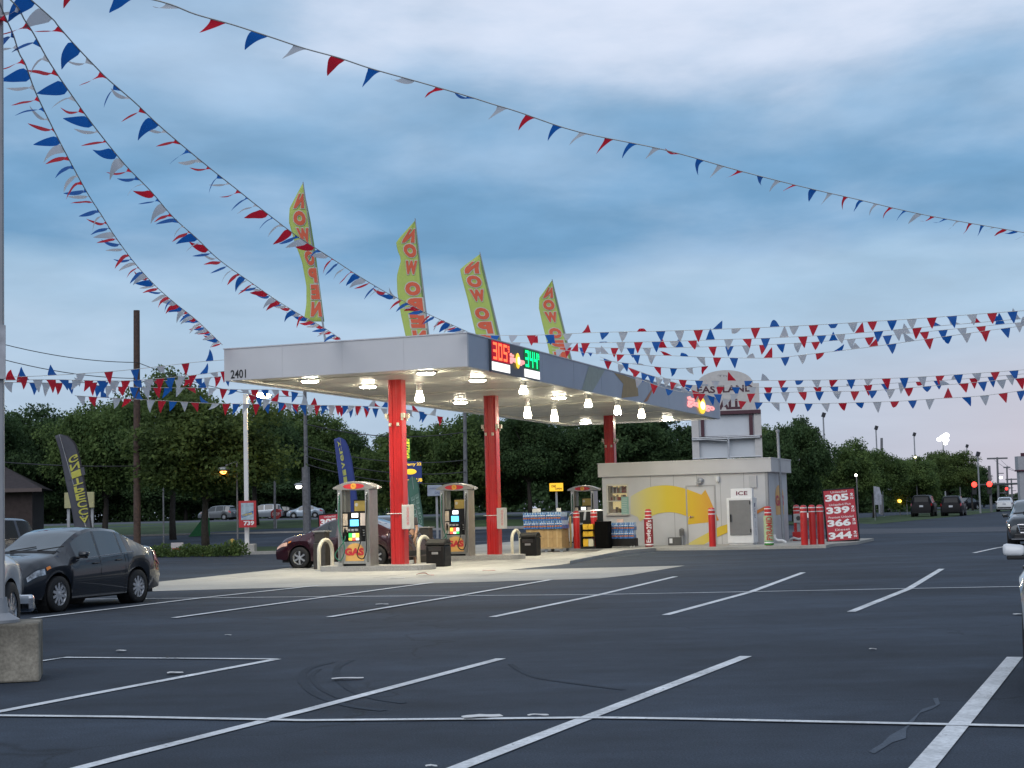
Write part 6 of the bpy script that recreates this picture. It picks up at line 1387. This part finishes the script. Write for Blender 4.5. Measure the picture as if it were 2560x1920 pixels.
        for s in (1, -1):
            pts = [surf(x, 3.06) for x in [T['win'][0][0] - .05 + (T['win'][-1][1] - T['win'][0][0] + .1) * i / 10 for i in range(11)]]; m.tube([Vector((p.x, (p.y + .004) * s, p.z)) for p in pts], .008, 5)
        m.build('window_trim', chrome, root)
    f0 = section(H2)[2]; m = MB(); m.box((f0.x - .0, 0, .56), (.09, Wd * .62, .17)); m.box((f0.x + .02, 0, .36), (.08, Wd * .7, .13)); m.build('grille', grille_m, root, bevel=.02)
    b0 = section(-H2)[2]; MB().box((b0.x - .0, 0, b0.z + .02 if kind != 'sedan' else .78), (.04, .32, .16)).build('number_plate', plate_m, root)
    MB().box((b0.x + .02, 0, .40), (.12, Wd * .8, .18)).build('bumper', bump_c or carbon, root, bevel=.03)
    return root, surf, section
HV = math.atan2(-VX.y, -VX.x)            # facing the camera along the stalls
HU = math.atan2(-UX.y, -UX.x)            # facing left along the lanes
dark_paint = M('car_charcoal', (.006, .009, .015), .30, 0, var=.04, scale=1, coat=1.0, spec=.25); black_paint = M('car_black', (.008, .008, .010), .42, 0, var=.05, spec=.12); privacy = M('privacy_glass', (.010, .012, .014), .25, var=0, spec=.2); white_car = M('car_white', (.66, .67, .68), .28, var=.03, scale=1, coat=.7)
maroon = M('car_maroon', (.038, .007, .013), .22, .3, var=.06, coat=.8); silver = M('car_silver', (.30, .33, .36), .3, .6, var=.05, coat=.6); tint = M('tinted_glass', (.035, .052, .062), .05, var=0, coat=.8, spec=.9)
fw_, rw_ = G(148, 1527), G(339, 1509)
mid = (fw_ + rw_) / 2; hd_ = HV + rad(1.0); dirv = Vector((math.cos(hd_), math.sin(hd_), 0)); lft = Vector((-dirv.y, dirv.x, 0))
car('parked_sedan', 'dark charcoal sedan parked at left behind the light pole, facing the camera', 'car', 'sedan', mid - lft * .76, hd_, dark_paint, tint=tint, spokes=10)
# white pickup, only its right front corner in frame
fp = P(84, 1530, 23.0); fp.z = 0; hp = HV + math.pi + rad(22); dv = Vector((math.cos(hp), math.sin(hp), 0)); rt_ = Vector((dv.y, -dv.x, 0))
pk = car('parked_pickup', 'white pickup at the left edge, front wheel and chrome bumper showing behind the light pole', 'pickup truck', 'pickup', fp - dv * 2.86 - rt_ * .95, hp, white_car, bump_c=chrome)
m = MB(); m.box((2.80, 0, .44), (.18, 1.94, .25)); m.build('front_bumper', chrome, pk[0], bevel=.05)
mf = P(741, 1421, 46.0); mf.z = 0; du = Vector((math.cos(HU), math.sin(HU), 0))
car('dark_red_car', 'dark red car at the first fuel pump, nose to the left', 'car', 'sedan', mf - du * .95 + VX * 1.75, HU, maroon, spokes=6, lit=M('lens_warm', (.75, .45, .33), .15, var=.3, scale=15, coat=.5))
sp_ = P(966, 1380, 60); sp_.z = 0; car('silver_car', 'silver car facing the camera behind the dark red car, mostly hidden by the first column', 'car', 'sedan', sp_, HV, silver, lit=EM('headlamp_on', (1.0, .95, .8), 2.0))
wc = P(1416, 1360, 62.5); wc.z = 0; wcr = car('white_car', 'white car in front of the far fuel pump, tail towards the water stack', 'car', 'suv', wc + UX * 2.1 + VX * .2, HU + math.pi, white_car, tail=M('lens_pink', (.60, .05, .10), .2, var=.2, coat=.5))[0]; wcr.scale = (.9, .94, .86)
dk2 = P(-88, 1380, 43); dk2.z = 0; car('parked_suv', 'dark blue vehicle behind the sedan at the left edge', 'car', 'suv', dk2, HV, M('car_navy', (.012, .016, .035), .25, .3, var=.05, coat=.7), tint=privacy)
FG = 'cars parked beyond the road at left'
for px, D, pt, kd_, hd2, lb in ((660, 184, silver, 'suv', HU + .35, 'grey utility vehicle parked beyond the stop sign'), (765, 184, M('car_paleblue', (.34, .40, .46), .3, .4, var=.05, coat=.6), 'sedan', HU + .3, 'pale blue-grey sedan parked beside the grey utility pole'), (705, 190, black_paint, 'sedan', HU + .3, 'dark sedan parked between the two pale vehicles'), (545, 188, M('car_grey', (.16, .17, .18), .3, .4, var=.05, coat=.6), 'suv', HU, 'grey vehicle half hidden by the lamp-post poster')):
    c = P(px, 1300, D); car('far_car', lb, 'car', kd_, (c.x, c.y, gz(c.x, c.y)), hd2, pt, FG, detail=False)
HA = HV + math.pi
c = G(2306, 1292); car('dark_pickup', 'black covered pickup driving away, left of the two dark vehicles on the road', 'pickup truck', 'covered', c + VX * 1.9, HA, black_paint, 'dark vehicles driving away', bump_c=carbon, tint=privacy)
c = G(2381, 1290.5); car('dark_suv', 'black utility vehicle driving away, right of the two dark vehicles on the road', 'car', 'suv', c + VX * 1.9, HA - .03, black_paint, 'dark vehicles driving away', tint=privacy)
c = G(2512, 1279); car('white_sedan', 'white sedan driving away on the right side of the road', 'car', 'sedan', c + VX * 1.6, HA, white_car, tail=M('lens_dim', (.10, .02, .03), .3, var=.1))
c = G(2424, 1275); car('oncoming_car', 'dark car with glowing lamps just right of the black utility vehicle', 'car', 'sedan', c + VX * 3 - UX * .6, HV - .5, black_paint, lit=EM('lamp_orange', (1.0, .55, .25), 2.5), detail=False)
c = P(2592, 1350, 51); c.z = 0; cc, sf, sc_ = car('dark_sedan', 'dark sedan with a chrome-edged grille facing the camera at the right edge', 'car', 'sedan', c, HV, M('car_bluegrey', (.022, .028, .034), .2, .4, var=.05, coat=.8), tint=tint, lit=M('lens_bright', (.55, .55, .5), .1, .3, var=.4, scale=18, coat=.5))
m = MB()
for z in (.50, .56, .62, .68): m.box((2.25, 0, z), (.02, .95, .02))
m.tube([(2.27, -.5, .72), (2.28, .5, .72), (2.27, .42, .46), (2.27, -.42, .46), (2.27, -.5, .72)], .018, 6); m.build('grille_bars', chrome, cc); MB().bx(2.2, 2.29, -.7, .7, .25, .285).build('chrome_strip', chrome, cc)
# white utility vehicle at the right edge
c = Vector((5.33, 14.1, 0)); ws_, sf, sc_ = car('white_suv', 'white utility vehicle at the right edge, only its mirror and front corner in frame', 'car', 'suv', c + UX * .26 , HV, white_car, turn=lens_c, lit=M('led_lamp', (.72, .74, .70), .1, .2, var=.5, scale=30, coat=.5))
# ---------------------------------------------------------------- person at the first column
pp = P(1026, 1404, 46.6); pz = 0
person = thing('person', 'person in a dark top and tan shorts standing half hidden behind the first red column', 'person', (pp.x, pp.y, pz), rad(150))
skin = M('skin', (.38, .22, .15), .6, var=.06)
def skinned(name, nodes, edges, mat, par, sub=2):
    me = bpy.data.meshes.new(name); me.from_pydata([n[0] for n in nodes], edges, []); o = bpy.data.objects.new(name, me); COL.objects.link(o); o.parent = par; me.materials.append(mat)
    s = o.modifiers.new('skin', 'SKIN'); s.use_smooth_shade = True
    for v, n in zip(me.skin_vertices[0].data, nodes): v.radius = (n[1], n[1] * (n[2] if len(n) > 2 else 1))
    me.skin_vertices[0].data[0].use_root = True
    sd_ = o.modifiers.new('sub', 'SUBSURF'); sd_.levels = sub; sd_.render_levels = sub; return o
nod = [((0, 0, .95), .15, .75), ((0, 0, 1.15), .14, .72), ((0, .0, 1.36), .16, .68), ((0, .0, 1.48), .06), ((0, .02, 1.56), .065), ((0, .03, 1.64), .095, 1.1), ((0, .03, 1.73), .085, 1.1),
       ((.10, 0, .88), .095), ((.11, .03, .48), .06), ((.11, -.02, .09), .042), ((.12, .13, .04), .04), ((-.10, 0, .88), .095), ((-.12, .0, .48), .06), ((-.13, -.08, .09), .042), ((-.13, .07, .04), .04),
       ((.20, 0, 1.40), .06), ((.25, .02, 1.13), .045), ((.24, .16, .93), .033), ((.235, .22, .87), .035), ((-.20, 0, 1.40), .06), ((-.26, .0, 1.13), .045), ((-.27, .10, .90), .033), ((-.265, .13, .82), .035)]
ed = [(0, 1), (1, 2), (2, 3), (3, 4), (4, 5), (5, 6), (0, 7), (7, 8), (8, 9), (9, 10), (0, 11), (11, 12), (12, 13), (13, 14), (2, 15), (15, 16), (16, 17), (17, 18), (2, 19), (19, 20), (20, 21), (21, 22)]
for (hx, hy, hz_), sg_ in ((nod[18][0], 1), (nod[22][0], -1)):
    base_i = 18 if sg_ > 0 else 22
    for k, (ln, oy) in enumerate(((.085, .028), (.095, .01), (.09, -.008), (.07, -.024))):
        nod += [((hx, hy + oy, hz_ - .05), .010), ((hx - sg_ * .012, hy + oy + .006, hz_ - .05 - ln * .5), .009), ((hx - sg_ * .03, hy + oy + .01, hz_ - .05 - ln), .007)]; n_ = len(nod); ed += [(base_i, n_ - 3), (n_ - 3, n_ - 2), (n_ - 2, n_ - 1)]
    nod += [((hx - sg_ * .02, hy + .04, hz_ - .03), .011), ((hx - sg_ * .03, hy + .06, hz_ - .08), .009)]; n_ = len(nod); ed += [(base_i, n_ - 2), (n_ - 2, n_ - 1)]
skinned('body', nod, ed, skin, person)
shirt = [((0, 0, .98), .165, .80), ((0, 0, 1.18), .158, .78), ((0, 0, 1.38), .178, .74), ((.20, 0, 1.41), .078), ((.245, .02, 1.20), .068), ((-.20, 0, 1.41), .078), ((-.25, 0, 1.20), .068)]
skinned('shirt', shirt, [(0, 1), (1, 2), (2, 3), (3, 4), (2, 5), (5, 6)], M('shirt_dark', (.05, .045, .05), .8, var=.15), person)
sh_ = [((0, 0, .95), .172, .78), ((.10, 0, .84), .118), ((.115, .02, .52), .098), ((-.10, 0, .84), .118), ((-.12, .0, .52), .098)]
skinned('shorts', sh_, [(0, 1), (1, 2), (0, 3), (3, 4)], M('shorts_tan', (.35, .27, .19), .8, var=.1), person)
MB().ell((0, .015, 1.715), (.098, .112, .095), 0, 16, 10).build('hair', M('hair', (.03, .022, .018), .8, var=.2), person, smooth=True)
m = MB(); m.ell((0, .145, 1.64), (.016, .022, .026)); [m.ell((sx * .036, .122, 1.668), (.014, .008, .007)) for sx in (1, -1)]; [m.ell((sx * .102, .02, 1.65), (.014, .028, .035)) for sx in (1, -1)]; m.ell((0, .125, 1.595), (.026, .008, .007)); m.build('face', skin, person, smooth=True)
m = MB(); [m.ell((x, y, .045), (.055, .14, .05)) for x, y in ((.12, .06), (-.13, -.0))]; m.build('shoe', M('shoe', (.16, .14, .13), .7, var=.2), person, smooth=True)
